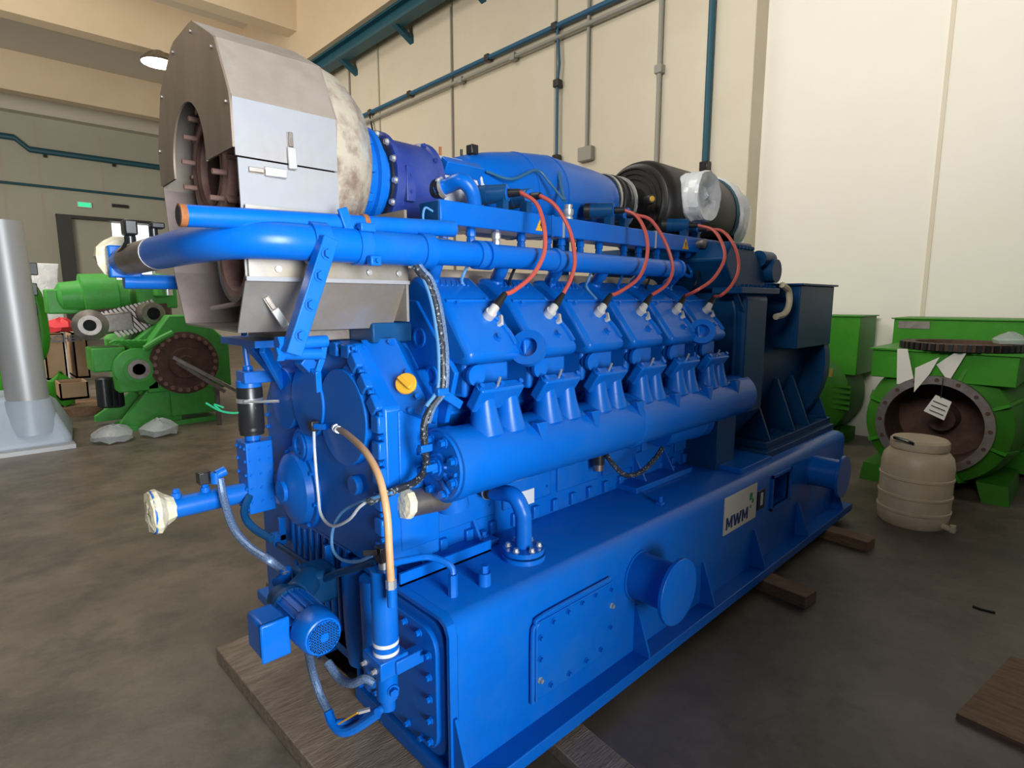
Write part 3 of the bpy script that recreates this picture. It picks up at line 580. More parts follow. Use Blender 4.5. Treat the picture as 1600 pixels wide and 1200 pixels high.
# latches
def latch(p, ax, parent):
    p = V(p); ax = V(ax)
    l = MB().bar(p-ax*.052, p+ax*.052, .018, .004, (0, 1, 0)).build('latch', STEEL, parent)
    MB().bar(p-ax*.01-V((0, .008, 0)), p+ax*.050-V((0, .010, 0)), .024, .010, (0, 1, 0)).build('lever', CHROME, l, 0.002)
    MB().bar(p-ax*.052-V((0, .004, 0)), p-ax*.012-V((0, .006, 0)), .012, .007, (0, 1, 0)).build('hook', STEEL, l, 0.001)
P = at(454, 237, y=YH-hw); latch(P, (0, 0, -1), EH)
P = at(418, 269, y=YH-hw); latch(P, (1, 0, 0), EH)
P = at(428, 488, y=YH-.36); latch(P+V((0, -.012, 0)), (.5, 0, -.85), LT)
# flanges inside the housing
f1 = MB().ring((.625, hc[0]+.0, hc[1]-.01), (1, 0, 0), .185, .125, .03).build('outlet_flange', RUST, EH)
MB().ring((.62, hc[0], hc[1]-.01), (1, 0, 0), .13, .12, .012).build('gasket_lip', DRUST, f1)
MB().lathe((.655, hc[0], hc[1]-.01), (1, 0, 0), [(0, .125), (.16, .125), (.16, 0)], 32, False).build('outlet_bore', DRUST, f1)
for k in range(12):
    a = k*math.pi/6+.25; MB().cyl((.625, hc[0]+.16*math.cos(a), hc[1]-.01+.16*math.sin(a)), (.585, hc[0]+.16*math.cos(a), hc[1]-.01+.16*math.sin(a)), .0085, n=8).build('stud', RUST, f1)
for k in range(10):
    a = k*math.pi/5; MB().obox((.66, hc[0]+.20*math.cos(a), hc[1]-.01+.20*math.sin(a)), (.08, .03, .012), Matrix.Rotation(a, 3, 'X')).build('clamp_lug', RUST, f1, 0.003)
f2 = MB().lathe((.74, 1.88, 1.735), (-1, 0, 0), [(0, .16), (.05, .16), (.05, .14), (.13, .135), (.13, .105), (.03, .10), (.03, 0)], 36).build('turbine_inlet', RUST, EH)
MB().ring((.605, 1.88, 1.735), (1, 0, 0), .140, .128, .02).build('clamp_ring', STEEL, f2)
MB().cyl((.60, YH+.02, 1.575), (.66, YH-.20, 1.60), .008, n=8).build('stay_rod', INNER, f2)
# ---- turbo line along the top
TZ = 2.06
MB().lathe((.868, YH, TZ+.02), (1, 0, 0), [(0, .335), (.04, .335), (.12, .315), (.19, .26), (.215, .22)], 44).build('bell_cover', BELL, G)
tb = MB().lathe((1.03, YH, TZ), (1, 0, 0), [(0, .20), (0, .245), (.022, .245), (.026, .225), (.05, .215), (.055, .19), (.10, .178), (.105, .195), (.125, .195), (.135, .15), (.18, .15)], 40).build('turbo_flange', BLUE, G)
for k in range(14): a = k*math.pi/7; MB().obox((1.07, YH+.215*math.cos(a), TZ+.215*math.sin(a)), (.045, .03, .03), Matrix.Rotation(a, 3, 'X')).build('clamp_block', BLUE, tb, 0.004)
pf2 = MB().lathe((1.205, YH, TZ), (1, 0, 0), [(0, .14), (0, .190), (.020, .190), (.024, .170), (.20, .168), (.205, .178), (.225, .182), (.225, .10)], 44).build('turbo_cylinder', PURP, G)
MB().ring((1.197, YH, TZ), (1, 0, 0), .168, .13, .010).build('black_gasket', BLACK, pf2)
for k in range(14): a = k*math.pi/7+.1; bolt((1.205, YH+.178*math.cos(a), TZ+.178*math.sin(a)), (-1, 0, 0), .010, .014, CHROME, pf2)
for k in range(10): a = k*math.pi/5+.1; bolt((1.41, YH+.174*math.cos(a), TZ+.174*math.sin(a)), (-1, 0, 0), .008, .012, PURP, pf2)
P = at(638, 237, y=YH); MB().cyl((P.x, YH, TZ+.16), (P.x, YH, P.z+.012), .026).build('top_boss', PURP, pf2)
P = at(641, 287, y=YH-.165); MB().obox((P.x, YH-.163, P.z), (.04, .02, .13), 0).build('joint_plate', PURP, pf2, 0.002)
for dz_ in (-.03, .03): bolt((P.x, YH-.173, P.z+dz_), (0, -1, 0), .006, .006, PURP, pf2)
wc = MB().lathe((1.43, YH, TZ), (1, 0, 0), [(0, .150), (.20, .152), (.205, .165), (.225, .165)], 36).build('compressor_casing', WHITEP, G)
p0 = at(692, 256, y=YH-.14); p1 = at(748, 271, y=YH-.15); c_ = (p0+p1)/2
MB().obox(c_, ((p1-p0).length*1.05, .05, .055), Matrix.Rotation(math.radians(35), 3, 'X')).build('control_box', BLUE, wc, 0.004)
P = at(738, 236, y=YH-.05); MB().box(P.x-.02, P.x+.02, P.y-.02, P.y+.02, P.z-.015, P.z+.025).cyl((P.x, P.y, P.z-.07), (P.x, P.y, P.z-.015), .013).build('sensor_plug', BLKPL, wc, 0.004)
for q, m_ in (((688, 234), RUSTO), ((721, 238), BLACK)): P = at(*q, y=YH); MB().cyl((P.x, P.y, P.z-.08), (P.x, P.y, P.z+.012), .006).build('open_stub', m_, wc)
oe = [at(680, 296, y=1.90), at(700, 290, y=1.86), at(720, 283, y=1.80), at(735, 295, y=1.78), at(741, 318, y=1.79), at(741, 345, y=1.80)]
oi = MB().tube(oe, .030, 14, 8).build('oil_elbow', BLUE, G)
MB().cyl(at(672, 297, y=1.93), at(690, 293, y=1.88), .036).build('hose_sleeve', BLACK, oi); MB().cyl(at(688, 294, y=1.89), at(694, 292, y=1.875), .040).build('hose_clamp', CHROME, oi)
dk = MB().tube([(1.63, YH, TZ+.0), (1.75, YH, TZ+.015), (1.95, YH, TZ+.035), (2.2, YH, TZ+.055), (2.5, YH, TZ+.075), (2.67, YH, TZ+.085)], lambda t: .160+.045*math.sin(min(1, t*1.7)*math.pi/2)-.065*max(0, t-.55)/.45, 32, 6).build('air_duct', BLUE, G)
for x, r in ((1.95, .203), (2.15, .2055)): MB().ring((x, YH, TZ+.035+(x-1.95)*.08), (1, 0, .07), r, r-.012, .007, 36).build('duct_seam', BLUE, dk)
MB().tube([at(866, 256, y=1.98), at(873, 272, y=1.88), at(877, 295, y=1.83), at(882, 314, y=1.77)], .008, 8).tube([at(760, 268, y=1.90), at(800, 280, y=1.84), at(838, 266, y=1.85), at(858, 285, y=1.82), at(880, 312, y=1.77)], .006, 8).build('duct_cable', STEELB, dk)
TB = TZ+.09
bl = MB().lathe((2.63, YH, TB), (1, 0, 0), [(0, .135), (.0, .148), (.05, .150), (.055, .155), (.08, .155), (.085, .142), (.11, .152), (.14, .142), (.17, .150), (.20, .125), (.34, .12)], 36).build('rubber_bellows', BLACK, G)
MB().ring((2.78, YH, TB), (1, 0, 0), .158, .14, .012).build('hose_clamp', CHROME, bl); MB().ring((2.645, YH, TB), (1, 0, 0), .154, .14, .012).build('hose_clamp', CHROME, bl)
TF = 2.17
af = MB().lathe((2.95, YH, TF), (1, 0, 0), [(0, .10), (0, .20), (.02, .215), (.03, .235), (.035, .235), (.05, .25), (.10, .265), (.86, .265), (.87, .25), (.87, 0)], 44).build('air_filter', FILT, G)
for k, r in enumerate((.15, .18, .21)): MB().ring((2.942, YH, TF), (1, 0, 0), r, r-.008, .014, 36).build('filter_ring', BLACK, af)
P = at(1018, 311, y=1.84); MB().lathe(P, (-.5, -.8, 0), [(-.06, .026), (0, .026), (.01, .022)], 16).build('service_indicator', FILT, af); MB().lathe(P, (-.5, -.8, 0), [(.01, .016), (.014, .012)], 12).build('indicator_dot', YELL, af)
def crinkle(mb, amt, seed=1):
    rnd = random.Random(seed)
    for i in range(len(mb.v)): mb.v[i] = mb.v[i]+V((rnd.uniform(-amt, amt), rnd.uniform(-amt, amt), rnd.uniform(-amt, amt)))
    return mb
P = at(1110, 306, y=1.70)
inl = crinkle(MB().lathe((P.x, P.y+.22, P.z), (0, -1, 0), [(0, .13), (.03, .148), (.05, .138), (.08, .150), (.10, .140), (.13, .150), (.15, .142), (.20, .148), (.215, .140), (.205, .10), (.18, .06), (.19, .025), (.21, .0)], 36), .003, 3).build('wrapped_inlet', PLAST, G, ang=20)
MB().cyl((P.x, P.y+.5, P.z), (P.x, P.y+.18, P.z), .12).build('inlet_pipe', FILT, inl)
crinkle(MB().lathe((3.80, YH, TF), (1, 0, 0), [(0, .27), (.03, .285), (.14, .28), (.26, .24), (.35, .16), (.38, .05), (.385, 0)], 30), .007, 5).build('wrapped_filter_end', PLAST, G, ang=20)
MB().ring((3.78, YH, TF), (1, 0, 0), .275, .262, .02).build('filter_band', TEAL, af)
MB().prism([(3.10, 1.97), (3.75, 1.97), (3.75, 2.02), (3.65, 1.92), (3.20, 1.92)], 'y', 1.80, 2.3).build('filter_bracket', BLUE, G, 0.004)
MB().box(1.14, 3.05, 1.90, 2.22, 1.40, 1.73).build('exhaust_lagging', LAG, G, 0.05, seg=3)
MB().box(1.0, 1.16, 1.74, 2.36, 1.455, 1.525).build('dark_gap_filler', DKBLUE, G, 0.006)  # added dark filler standing for the dim gap under the trunk
# support posts carrying the filter and duct
MB().box(2.20, 2.26, 1.95, 2.01, 1.30, 2.0).build('support_post', DKBLUE, G); MB().box(3.40, 3.46, 1.95, 2.01, 1.7, 2.0).build('support_post', DKBLUE, G)
# ---- gas pipe, small pipe, bracket, clamps
PYG = 1.60; PZG = 1.763
gp = [(.445, 2.55, 1.742), (.455, 2.36, 1.748), (.478, 1.95, 1.755), (.50, 1.76, 1.758), (.55, 1.655, 1.762), (.64, 1.605, PZG), (.78, PYG, PZG), (1.12, PYG, PZG)]
GPIPE = MB().tube(gp, .0515, 24, 8).build('gas_pipe', BLUE, G)
MB().cyl((1.12, PYG, PZG), (2.72, PYG, PZG), .043).cyl((1.10, PYG, PZG), (1.145, PYG, PZG), .058).cyl((1.385, PYG, PZG), (1.41, PYG, PZG), .052).cyl((1.75, PYG, PZG), (1.77, PYG, PZG), .05).cyl((2.70, PYG, PZG), (2.72, PYG, PZG), .05).build('gas_rail', BLUE, GPIPE)
MB().cyl((.4655, 2.15, 1.752), (.4495, 2.45, 1.7455), .0525).build('dusty_sleeve', STEEL, GPIPE)
vb = MB().box(.395, .495, 2.53, 2.585, 1.685, 1.80).build('valve_flange', BLUE, GPIPE, 0.006)
MB().cyl((.445, 2.58, 1.735), (.445, 2.72, 1.735), .045).cyl((.44, 2.565, 1.672), (.62, 2.565, 1.672), .028).build('valve_body', BLUE, vb)
P = at(202, 358, x=.445); MB().box(.425, .465, P.y-.035, P.y+.035, P.z-.022, P.z+.03).cyl((.445, P.y, P.z-.08), (.445, P.y, P.z-.02), .018).build('solenoid_plug', BLKPL, vb, 0.006)
P = at(240, 362, x=.50); MB().cyl((.50, P.y, P.z-.06), (.50, P.y, P.z+.02), .013).box(.49, .53, P.y-.03, P.y+.015, P.z+.01, P.z+.03).build('pressure_switch', BLKPL, vb, 0.004)
P = at(184, 402, x=.445); crinkle(MB().lathe((.445, P.y-.05, P.z), (0, 1, 0), [(0, .062), (.015, .080), (.05, .074), (.07, .04), (.075, 0)], 14), .006, 9).build('tape_wrap', CREAM, vb, ang=10)
MB().tube([at(195, 425, x=.44), at(183, 415, x=.42), at(182, 400, x=.41), at(192, 388, x=.41), at(200, 372, x=.42)], .006, 8).build('sensor_lead', BLACK, vb)
SPY = PYG+.02
SP = MB().cyl(at(290, 337, y=SPY), at(708, 358, y=SPY), .0275).build('vent_pipe', BLUE, G)
e0 = at(279, 336, y=SPY); MB().cyl(e0, at(290, 337, y=SPY), .028).build('rusty_end', RUSTO, SP); MB().cyl(e0-V((.002, 0, 0)), e0+V((.001, 0, 0)), .023).build('open_end_shade', DARK, SP)
P = at(430, 352, y=SPY); MB().cyl(P-V((0, 0, .05)), P, .018).cyl(P-V((0, 0, .055)), P-V((0, 0, .035)), .030, .02).build('branch', BLUE, SP)
MB().cyl(at(565, 349, y=SPY), at(572, 349.3, y=SPY), .0283).build('rust_band', RUSTO, SP)
MB().bar(at(534, 325, y=SPY-.03), at(549, 368, y=SPY-.03), .030, .012, (0, 1, 0)).build('clamp_strap', BLUE, SP, 0.003)
x_ = at(562, 390, y=PYG).x
cl = MB().ring((x_-.02, PYG, PZG), (1, 0, 0), .057, .051, .04).build('pipe_clamp', BLUE, GPIPE)
MB().box(x_-.005, x_+.03, PYG-.075, PYG-.045, PZG-.06, PZG-.03).build('clamp_ear', BLUE, cl, 0.004); bolt((x_+.012, PYG-.075, PZG-.045), (0, -1, 0), .007, .012, BLUE, cl)
MB().box(x_-.02, x_+.03, PYG-.05, PYG-.02, PZG+.04, PZG+.065).build('clamp_bridge', BLUE, cl, 0.003)
x_ = at(742, 400, y=PYG).x; MB().ring((x_, PYG, PZG), (1, 0, 0), .051, .043, .03).build('pipe_clamp', BLUE, GPIPE)
# slanted square support arm
b0 = at(513, 372, y=1.53); b1 = at(455, 553, y=1.545)
BR = MB().bar(b0, b1, .045, .045, (0, 1, 0)).build('support_arm', BLUE, G, 0.003)
for t in (.14, .33, .58, .84): bolt(b0.lerp(b1, t)+V((0, -.0225, 0)), (0, -1, 0), .013, .016, BLUE, BR)
x_ = at(492, 380, y=PYG).x; MB().ring((x_-.02, PYG, PZG), (1, 0, 0), .060, .052, .05).build('arm_cap', BLUE, BR)
for q0, q1, r in (((440, 537), (510, 533), .018), ((438, 553), (500, 553), .017)):
    p0 = at(*q0, y=1.58); p1 = at(*q1, y=1.58); t_ = MB().cyl(p0, p1, r, n=14).build('spacer_tube', BLUE, BR); MB().cyl(p0-V((.014, 0, 0)), p0+V((.006, 0, 0)), r*1.25, n=6).build('bolt_head', BLUE, t_)
q = [at(508, 530, y=1.58), at(503, 560, y=1.59), at(496, 580, y=1.60), at(498, 612, y=1.62)]
for i in range(3): MB().bar(q[i], q[i+1], .018, .012, (0, 1, 0)).build('strap_link', BLUE, BR, 0.002)
MB().box(.80, 1.0, 1.90, 2.35, 1.462, 1.50).build('housing_support', STEEL, EH, 0.003)
MB().bar(at(385, 528, x=.80), at(440, 590, x=.94), .05, .05).bar(at(410, 540, x=.78), at(442, 600, x=.94), .02, .06).bar(at(470, 560, x=.90), at(490, 580, x=.95), .06, .05).build('support_wedge', BLUE, EH, 0.004)
MB().box(.70, 1.0, 2.0, 2.36, 1.44, 1.464).build('support_plate', BLUE, EH)
# ---- ignition rail with coils
TY = 1.68
RAIL = MB().box(1.25, 3.36, TY, TY+.12, 1.872, 1.955).build('ignition_rail', BLUE, G, 0.004)
MB().box(1.243, 1.25, TY+.004, TY+.116, 1.876, 1.951).build('rail_end_cap', DKBLUE, RAIL)
for x in (1.83, 1.90, 2.62): MB().box(x, x+.012, TY-.003, TY+.123, 1.870, 1.958).build('rail_joint', CHROME if x != 1.83 else BLUE, RAIL)
for q in ((845, 351), (1071, 382)):
    P = at(*q, y=TY); tr = MB().prism([(P.x-.032, P.z-.026), (P.x+.032, P.z-.026), (P.x, P.z+.032)], 'y', TY-.003, TY).build('warning_sign', YELL, RAIL)
    MB().prism([(P.x-.004, P.z+.012), (P.x+.006, P.z+.012), (P.x-.001, P.z-.002), (P.x+.006, P.z-.002), (P.x-.004, P.z-.02), (P.x-.002, P.z-.006), (P.x-.008, P.z-.006)], 'y', TY-.004, TY-.003).build('bolt_symbol', BLACK, tr)
for q in ((1093, 381), (1116, 384)): P = at(*q, y=TY-.01); MB().cyl((P.x, TY, P.z), (P.x, TY-.04, P.z), .024).ring((P.x, TY-.041, P.z), (0, 1, 0), .026, .018, .014).build('rail_socket', STEEL, RAIL)
for k, x in enumerate((1.30, 1.43, 1.56, 1.70, 1.86, 1.95, 2.08, 2.22, 2.42, 2.55, 2.72, 2.92, 3.05, 3.2)):
    gl = MB().lathe((x, TY+.05, 1.874), (0, 0, -1), [(0, .014), (.01, .019), (.03, .019), (.031, .014), (.04, .017), (.06, .017), (.07, .009)], 8).build('cable_gland', BLUE if k != 2 else CHROME, RAIL)
P = at(888, 328, y=TY+.06); MB().lathe((P.x, P.y, 1.955), (0, 0, 1), [(0, .022), (.015, .022), (.016, .016), (.03, .024), (.05, .024), (.051, .016), (.07, .02)], 12).build('cable_gland', CHROME, RAIL)
def coil(q0, q1, conn, cable, up=False):
    p0 = at(*q0, y=TY+.15); p1 = at(*q1, y=TY+.05); d = (p1-p0).normalized(); L = (p1-p0).length
    c = MB().lathe(p0, d, [(0, .037), (L*.3, .038), (L*.305, .036), (L, .036), (L+.004, .030), (L+.004, 0)], 24).build('ignition_coil', DKBLUE, RAIL)
    MB().lathe(p0, -d, [(-.004, .039), (.025, .038), (.03, .028), (.03, 0)], 20).build('coil_cap', BLACK, c)
    MB().lathe(p1, d, [(.003, .033), (.006, .030), (.006, 0)], 24).build('coil_face', BLUE, c)
    MB().box(p1.x-.03, p1.x+.0, p1.y-.01, p1.y+.03, 1.953, p1.z-.02).build('coil_foot', DKBLUE, c)
    e = p1+d*.055; MB().cyl(p1+d*.004, e, .017, .014).build('lead_boot', BLACK, c)
    pts = [e]+[at(a, b_, y=yy) for a, b_, yy in cable]+[conn]
    MB().tube(pts, .0085, 8, 6).build('ignition_lead', REDC, c)
def plug(i):
    nrm = V((0, -.79, .61)); return V((CX+PITCH*i, 1.5294, 1.545))+nrm*.016+V((.72, -.05, .75)).normalized()*.095
CB = [((750, 305), (792, 302), [(838, 318), (850, 355), (850, 395), (832, 430), (803, 454)]),
      ((800, 312), (828, 308), [(868, 322), (890, 360), (898, 405), (892, 435)]),
      ((922, 330), (958, 329), [(995, 338), (1009, 365), (1011, 400), (998, 434), (968, 456)]),
      ((955, 336), (980, 336), [(1018, 345), (1040, 380), (1051, 418), (1042, 444)]),
      ((1040, 352), (1074, 352), [(1115, 360), (1130, 385), (1131, 408), (1114, 436), (1090, 453)]),
      ((1068, 358), (1092, 358), [(1130, 362), (1149, 388), (1154, 420), (1143, 446), (1126, 462)])]
for i, (a, b_, cbl) in enumerate(CB):
    ys = [1.60, 1.535, 1.51, 1.505, 1.505] if len(cbl) == 5 else [1.60, 1.535, 1.51, 1.505]
    if i > 3: ys = ([1.56, 1.46, 1.425, 1.41, 1.43] if i == 4 else [1.55, 1.44, 1.40, 1.39, 1.41])
    coil(a, b_, plug(i), [(p_[0], p_[1], y_) for p_, y_ in zip(cbl, ys)])
# blue coated wiring under the rail
for k in range(8):
    x = 1.36+k*.24
    MB().tube([(x, TY+.05, 1.81), (x+.02, TY+.03, 1.76), (x-.05, TY-.0, 1.735), (x-.13, TY+.02, 1.765), (x-.15, TY+.05, 1.80)], .009, 7).build('blue_lead', BLUE, RAIL)
    MB().tube([(x+.06, TY+.05, 1.80), (x+.03, TY-.01, 1.77), (x-.03, TY-.03, 1.70), (x-.02, TY-.01, 1.66), (x+.04, TY-.03, 1.60)], .006, 7).build('sensor_lead', LBLUEC if k % 3 == 0 else BLACK if k % 2 else BLUE, RAIL)
# big harness loom down the front
hl = [at(712, 385, y=1.70), at(680, 378, y=1.66), at(655, 388, y=1.62), at(646, 408, y=1.60), at(655, 425, y=1.58), at(668, 440, y=1.56), at(680, 475, y=1.53), at(688, 520, y=1.50), at(692, 565, y=1.47), at(690, 612, y=1.46), at(672, 640, y=1.46), at(663, 665, y=1.46), at(664, 700, y=1.47), at(665, 730, y=1.49), at(650, 752, y=1.52), at(620, 765, y=1.56), at(575, 785, y=1.60)]
HL = MB().tube(hl, .0125, 10, 6).build('wiring_loom', CORR, G)
MB().tube([p+V((.012, -.006, .008)) for p in hl[:12]], .008, 8, 6).build('loom_cable', BRAID, HL)
MB().tube([p+V((-.010, .006, .010)) for p in hl[1:11]], .007, 8, 6).build('loom_cable', LBLUEC, HL)
MB().tube([at(676, 330, y=1.68), at(664, 325, y=1.67), at(662, 345, y=1.66), at(676, 360, y=1.66), at(680, 375, y=1.67)], .004, 6).build('thin_wire', LBLUEC, HL)
for q in ((690, 612, 1.455), (664, 700, 1.465), (672, 730, 1.485)):
    P = at(q[0], q[1], y=q[2]); MB().box(P.x-.022, P.x+.022, P.y-.012, P.y+.012, P.z-.012, P.z+.012).build('loom_clip', BLUE, HL, 0.003)
P = at(700, 622, y=1.47); MB().bar(P+V((-.04, 0, .03)), P+V((.05, 0, -.03)), .03, .02, (0, 1, 0)).build('loom_bracket', BLUE, HL, 0.003)
# tan hose, filter and white cable at the front
TH_ = [at(532, 672, x=.915), at(545, 681, x=.89), at(570, 705, x=.86), at(592, 745, x=.84), at(604, 800, x=.825), at(608, 860, x=.82), at(611, 912, x=.82)]
th = MB().tube(TH_, .0115, 12, 8).build('tan_hose', TANH, G)
MB().lathe(at(524, 668, x=.93), TH_[1]-TH_[0], [(0, .016), (.02, .016), (.021, .012), (.03, .014), (.045, .014)], 8).build('hose_fitting', CHROME, th); MB().cyl(TH_[-1]+V((0, 0, .012)), TH_[-1]-V((0, 0, .014)), .0155, n=6).build('hose_fitting', CHROME, th)
fx, fy = .848, 1.462
flt = MB().lathe((fx, fy, .515), (0, 0, 1), [(0, .036), (.0, .040), (.27, .040), (.275, .036), (.275, 0)], 28).build('bypass_filter', BLUE, G)
MB().cyl((fx, fy, .513), (fx, fy, .527), .0405).build('filter_band', WHITEP, flt); MB().ring((fx, fy, .545), (0, 0, 1), .0406, .039, .012).build('label_line', WHITEP, flt)
MB().cyl((fx, fy, .79), (fx, fy, .812), .014).build('filter_nut', CHROME, flt)
MB().cyl((TH_[-1].x, TH_[-1].y, TH_[-1].z-.01), (TH_[-1].x, TH_[-1].y, TH_[-1].z-.07), .013).build('hose_stub', BLUE, flt)
pg = MB().box(fx-.016, fx+.016, fy-.012, fy+.022, .81, .86).cyl((fx-.016, fy, .845), (fx-.05, fy+.03, .845), .009).build('plug_connector', BLKPL, flt, 0.003)
blkb = MB().box(fx-.05, fx+.05, fy-.05, fy+.06, .455, .515).box(fx+.0, fx+.11, fy-.06, fy-.02, .46, .505).build('filter_block', BLUE, G, 0.004)
MB().cyl((fx, fy, .46), (fx, fy, .36), .034).cyl((fx, fy, .36), (fx, fy, .32), .024).build('block_stem', BLUE, blkb)
bolt((fx-.0, fy-.034, .40), (-.3, -1, 0), .014, .02, BLUE, blkb); bolt((fx-.05, fy-.02, .48), (-1, 0, 0), .007, .014, CHROME, blkb); bolt((fx-.05, fy+.04, .48), (-1, 0, 0), .007, .014, CHROME, blkb)
MB().tube([(fx-.01, fy, .33), (fx-.05, fy+.02, .31), (fx-.11, fy+.05, .30), (fx-.14, fy+.07, .30)], .014, 12).build('drain_pipe', BLUE, blkb)
P = at(570, 1117, x=.76); cock = MB().bar(at(531, 1130, x=.70), at(560, 1113, x=.715), .012, .005).build('drain_lever', YELL, blkb); MB().bar(at(560, 1113, x=.715), at(578, 1108, x=.745), .010, .008).build('lever_stem', CHROME, cock)
# white and blue signal cable
cn = at(490, 665, x=.90); sc2 = MB().box(cn.x-.016, cn.x+.016, cn.y-.016, cn.y+.016, cn.z-.02, cn.z+.02).build('front_sensor', BLKPL, G, 0.004)
MB().cyl(cn+V((0, -.015, 0)), cn+V((.02, -.05, 0)), .012, n=6).build('sensor_nut', BLUE, sc2)
MB().tube([cn-V((0, 0, .02)), at(492, 710, x=.885), at(497, 770, x=.88), at(502, 805, x=.87), at(520, 822, x=.86), at(545, 812, x=.86), at(562, 792, x=.87), at(582, 779, x=.90), at(605, 768, x=.93)], .0055, 8).build('signal_cable', WHITEC, sc2)
MB().tube([at(612, 770, x=.92), at(590, 776, x=.90), at(565, 784, x=.88), at(535, 800, x=.87), at(520, 828, x=.86), at(520, 858, x=.85), at(535, 875, x=.845), at(560, 877, x=.84), at(582, 868, x=.838)], .0055, 8).build('signal_cable', LBLUEC, sc2)
# electric motor
mx_, my_, mz_ = .70, 1.575, .575
MO = MB().lathe((mx_, my_, mz_), (0, 1, 0), [(0, .050), (.004, .058), (.02, .066), (.085, .069), (.09, .066)], 36).build('prelube_motor', BLUE, G)
MB().cyl((mx_, my_+.09, mz_), (mx_, my_+.24, mz_), .055).build('motor_barrel', BLUE, MO)
for k in range(18): a = k*2*math.pi/18; MB().obox((mx_+.06*math.cos(a), my_+.165, mz_+.06*math.sin(a)), (.016, .14, .004), Matrix.Rotation(-a, 3, 'Y')).build('fin', BLUE, MO)
MB().lathe((mx_, my_+.24, mz_), (0, 1, 0), [(0, .066), (.025, .066), (.03, .05), (.10, .045)], 28).build('pump_flange', DKBLUE, MO)
MB().cyl((mx_, my_-.0008, mz_), (mx_, my_+.002, mz_), .047).build('fan_opening_shade', DARK, MO)  # dark disc painting the shade behind the grille
gr = MB()
for k in range(-5, 6):
    h = math.sqrt(max(0, .050**2-(k*.0088)**2)); gr.box(mx_-h, mx_+h, my_-.004, my_-.001, mz_+k*.0088-.0014, mz_+k*.0088+.0014).box(mx_+k*.0088-.0014, mx_+k*.0088+.0014, my_-.004, my_-.001, mz_-h, mz_+h)
gr.ring((mx_, my_-.004, mz_), (0, 1, 0), .053, .046, .005, 28).lathe((mx_, my_-.005, mz_), (0, 1, 0), [(0, .014), (.003, .014)], 16).build('fan_grille', BLUE, MO)
P = V((mx_-.105, my_+.17, mz_-.01)); tbx = MB().box(P.x-.045, P.x+.04, P.y-.06, P.y+.06, P.z-.06, P.z+.06).build('terminal_box', BLUE, MO, 0.012)
MB().box(P.x-.048, P.x+.042, P.y-.072, P.y-.060, P.z-.063, P.z+.063).build('box_lid', BLUE, tbx, 0.008)
h1 = [at(482, 1020, x=.72), at(490, 1055, x=.70), at(502, 1090, x=.70), at(513, 1112, x=.70)]
hs = MB().tube(h1, .013, 10).build('braided_hose', BRAID, MO); MB().tube([h1[-1], at(520, 1130, x=.70), at(535, 1143, x=.71), at(555, 1138, x=.735), at(590, 1115, x=.78)], .015, 10).build('hose_end', BLUE, hs)
MB().tube([at(512, 1035, x=.76), at(530, 1060, x=.77), at(550, 1068, x=.78), at(570, 1060, x=.80), at(585, 1066, x=.82)], .014, 10).build('braided_hose', BRAID, MO)
pb = MB().box(.80, .93, 1.93, 2.07, .47, .60).cyl((.74, 1.90, .56), (.86, 2.0, .56), .05).build('pump_body', DKBLUE, MO, 0.02)
P = at(446, 900, x=.78); MB().cyl(P-V((0, 0, .05)), P+V((0, 0, .03)), .022).cyl(P, P+V((-.045, -.03, 0)), .02).build('pump_elbow', BLUE, pb); MB().cyl(P-V((0, 0, .06)), P-V((0, 0, .035)), .026, n=6).build('elbow_nut', CHROME, pb)
# air start pipe with taped end, valve block and canister
PY = 2.50
pz = .785
ap = MB().cyl((.45, PY, pz), (.80, PY, pz), .043).cyl((.445, PY, pz), (.462, PY, pz), .085).build('air_start_pipe', BLUE, G)
crinkle(MB().lathe((.462, PY, pz), (-1, 0, 0), [(-.06, .045), (-.03, .06), (-.005, .088), (.01, .09), (.022, .08), (.03, .05), (.03, 0)], 14), .004, 4).build('tape_wrap', CREAM, ap, ang=10)
for x in (.535, .64): MB().cyl((x, PY, pz+.035), (x, PY, pz+.06), .018).cyl((x, PY, pz+.06), (x, PY, pz+.075), .012, n=6).build('port_boss', BLUE, ap)
MB().box(.615, .665, PY-.025, PY+.025, pz+.075, pz+.125).build('port_plug', BLKPL, ap, 0.004)
vbk = MB().box(.79, .90, PY-.06, PY+.06, .70, 1.01).build('valve_block', BLUE, G, 0.004)
for y in (PY-.045, PY, PY+.045):
    for z in (.985, .93, .87, .81, .76, .72):
        if y != PY or z in (.985, .72): bolt((.79, y, z), (-1, 0, 0), .006, .007, BLUE, vbk)
for x in (.805, .845, .885):
    for z in (.98, .93, .87, .81, .75): bolt((x, PY-.06, z), (0, -1, 0), .006, .007, BLUE, vbk)
can = MB().lathe((.84, PY, 1.035), (0, 0, 1), [(0, .035), (0, .048), (.03, .050), (.035, .052), (.20, .052), (.205, .05), (.205, 0)], 32).build('oil_canister', BLKPL, vbk)
MB().cyl((.84, PY, 1.01), (.84, PY, 1.04), .03).build('canister_neck', BLUE, vbk)
MB().ring((.84, PY, 1.055), (0, 0, 1), .0515, .048, .012).build('knurled_ring', BLKPL, can); MB().ring((.84, PY, 1.175), (0, 0, 1), .0535, .051, .018).build('band_clamp', CHROME, can)
MB().cyl((.80, PY-.055, 1.185), (.90, PY-.16, 1.19), .006).build('probe_rod', CHROME, can)
MB().cyl((.84, PY, 1.235), (.84, PY, 1.27), .05).box(.80, .93, PY-.07, PY+.03, 1.26, 1.31).cyl((.84, PY, 1.30), (.84, PY, 1.33), .02).build('canister_head', BLUE, vbk, 0.004)
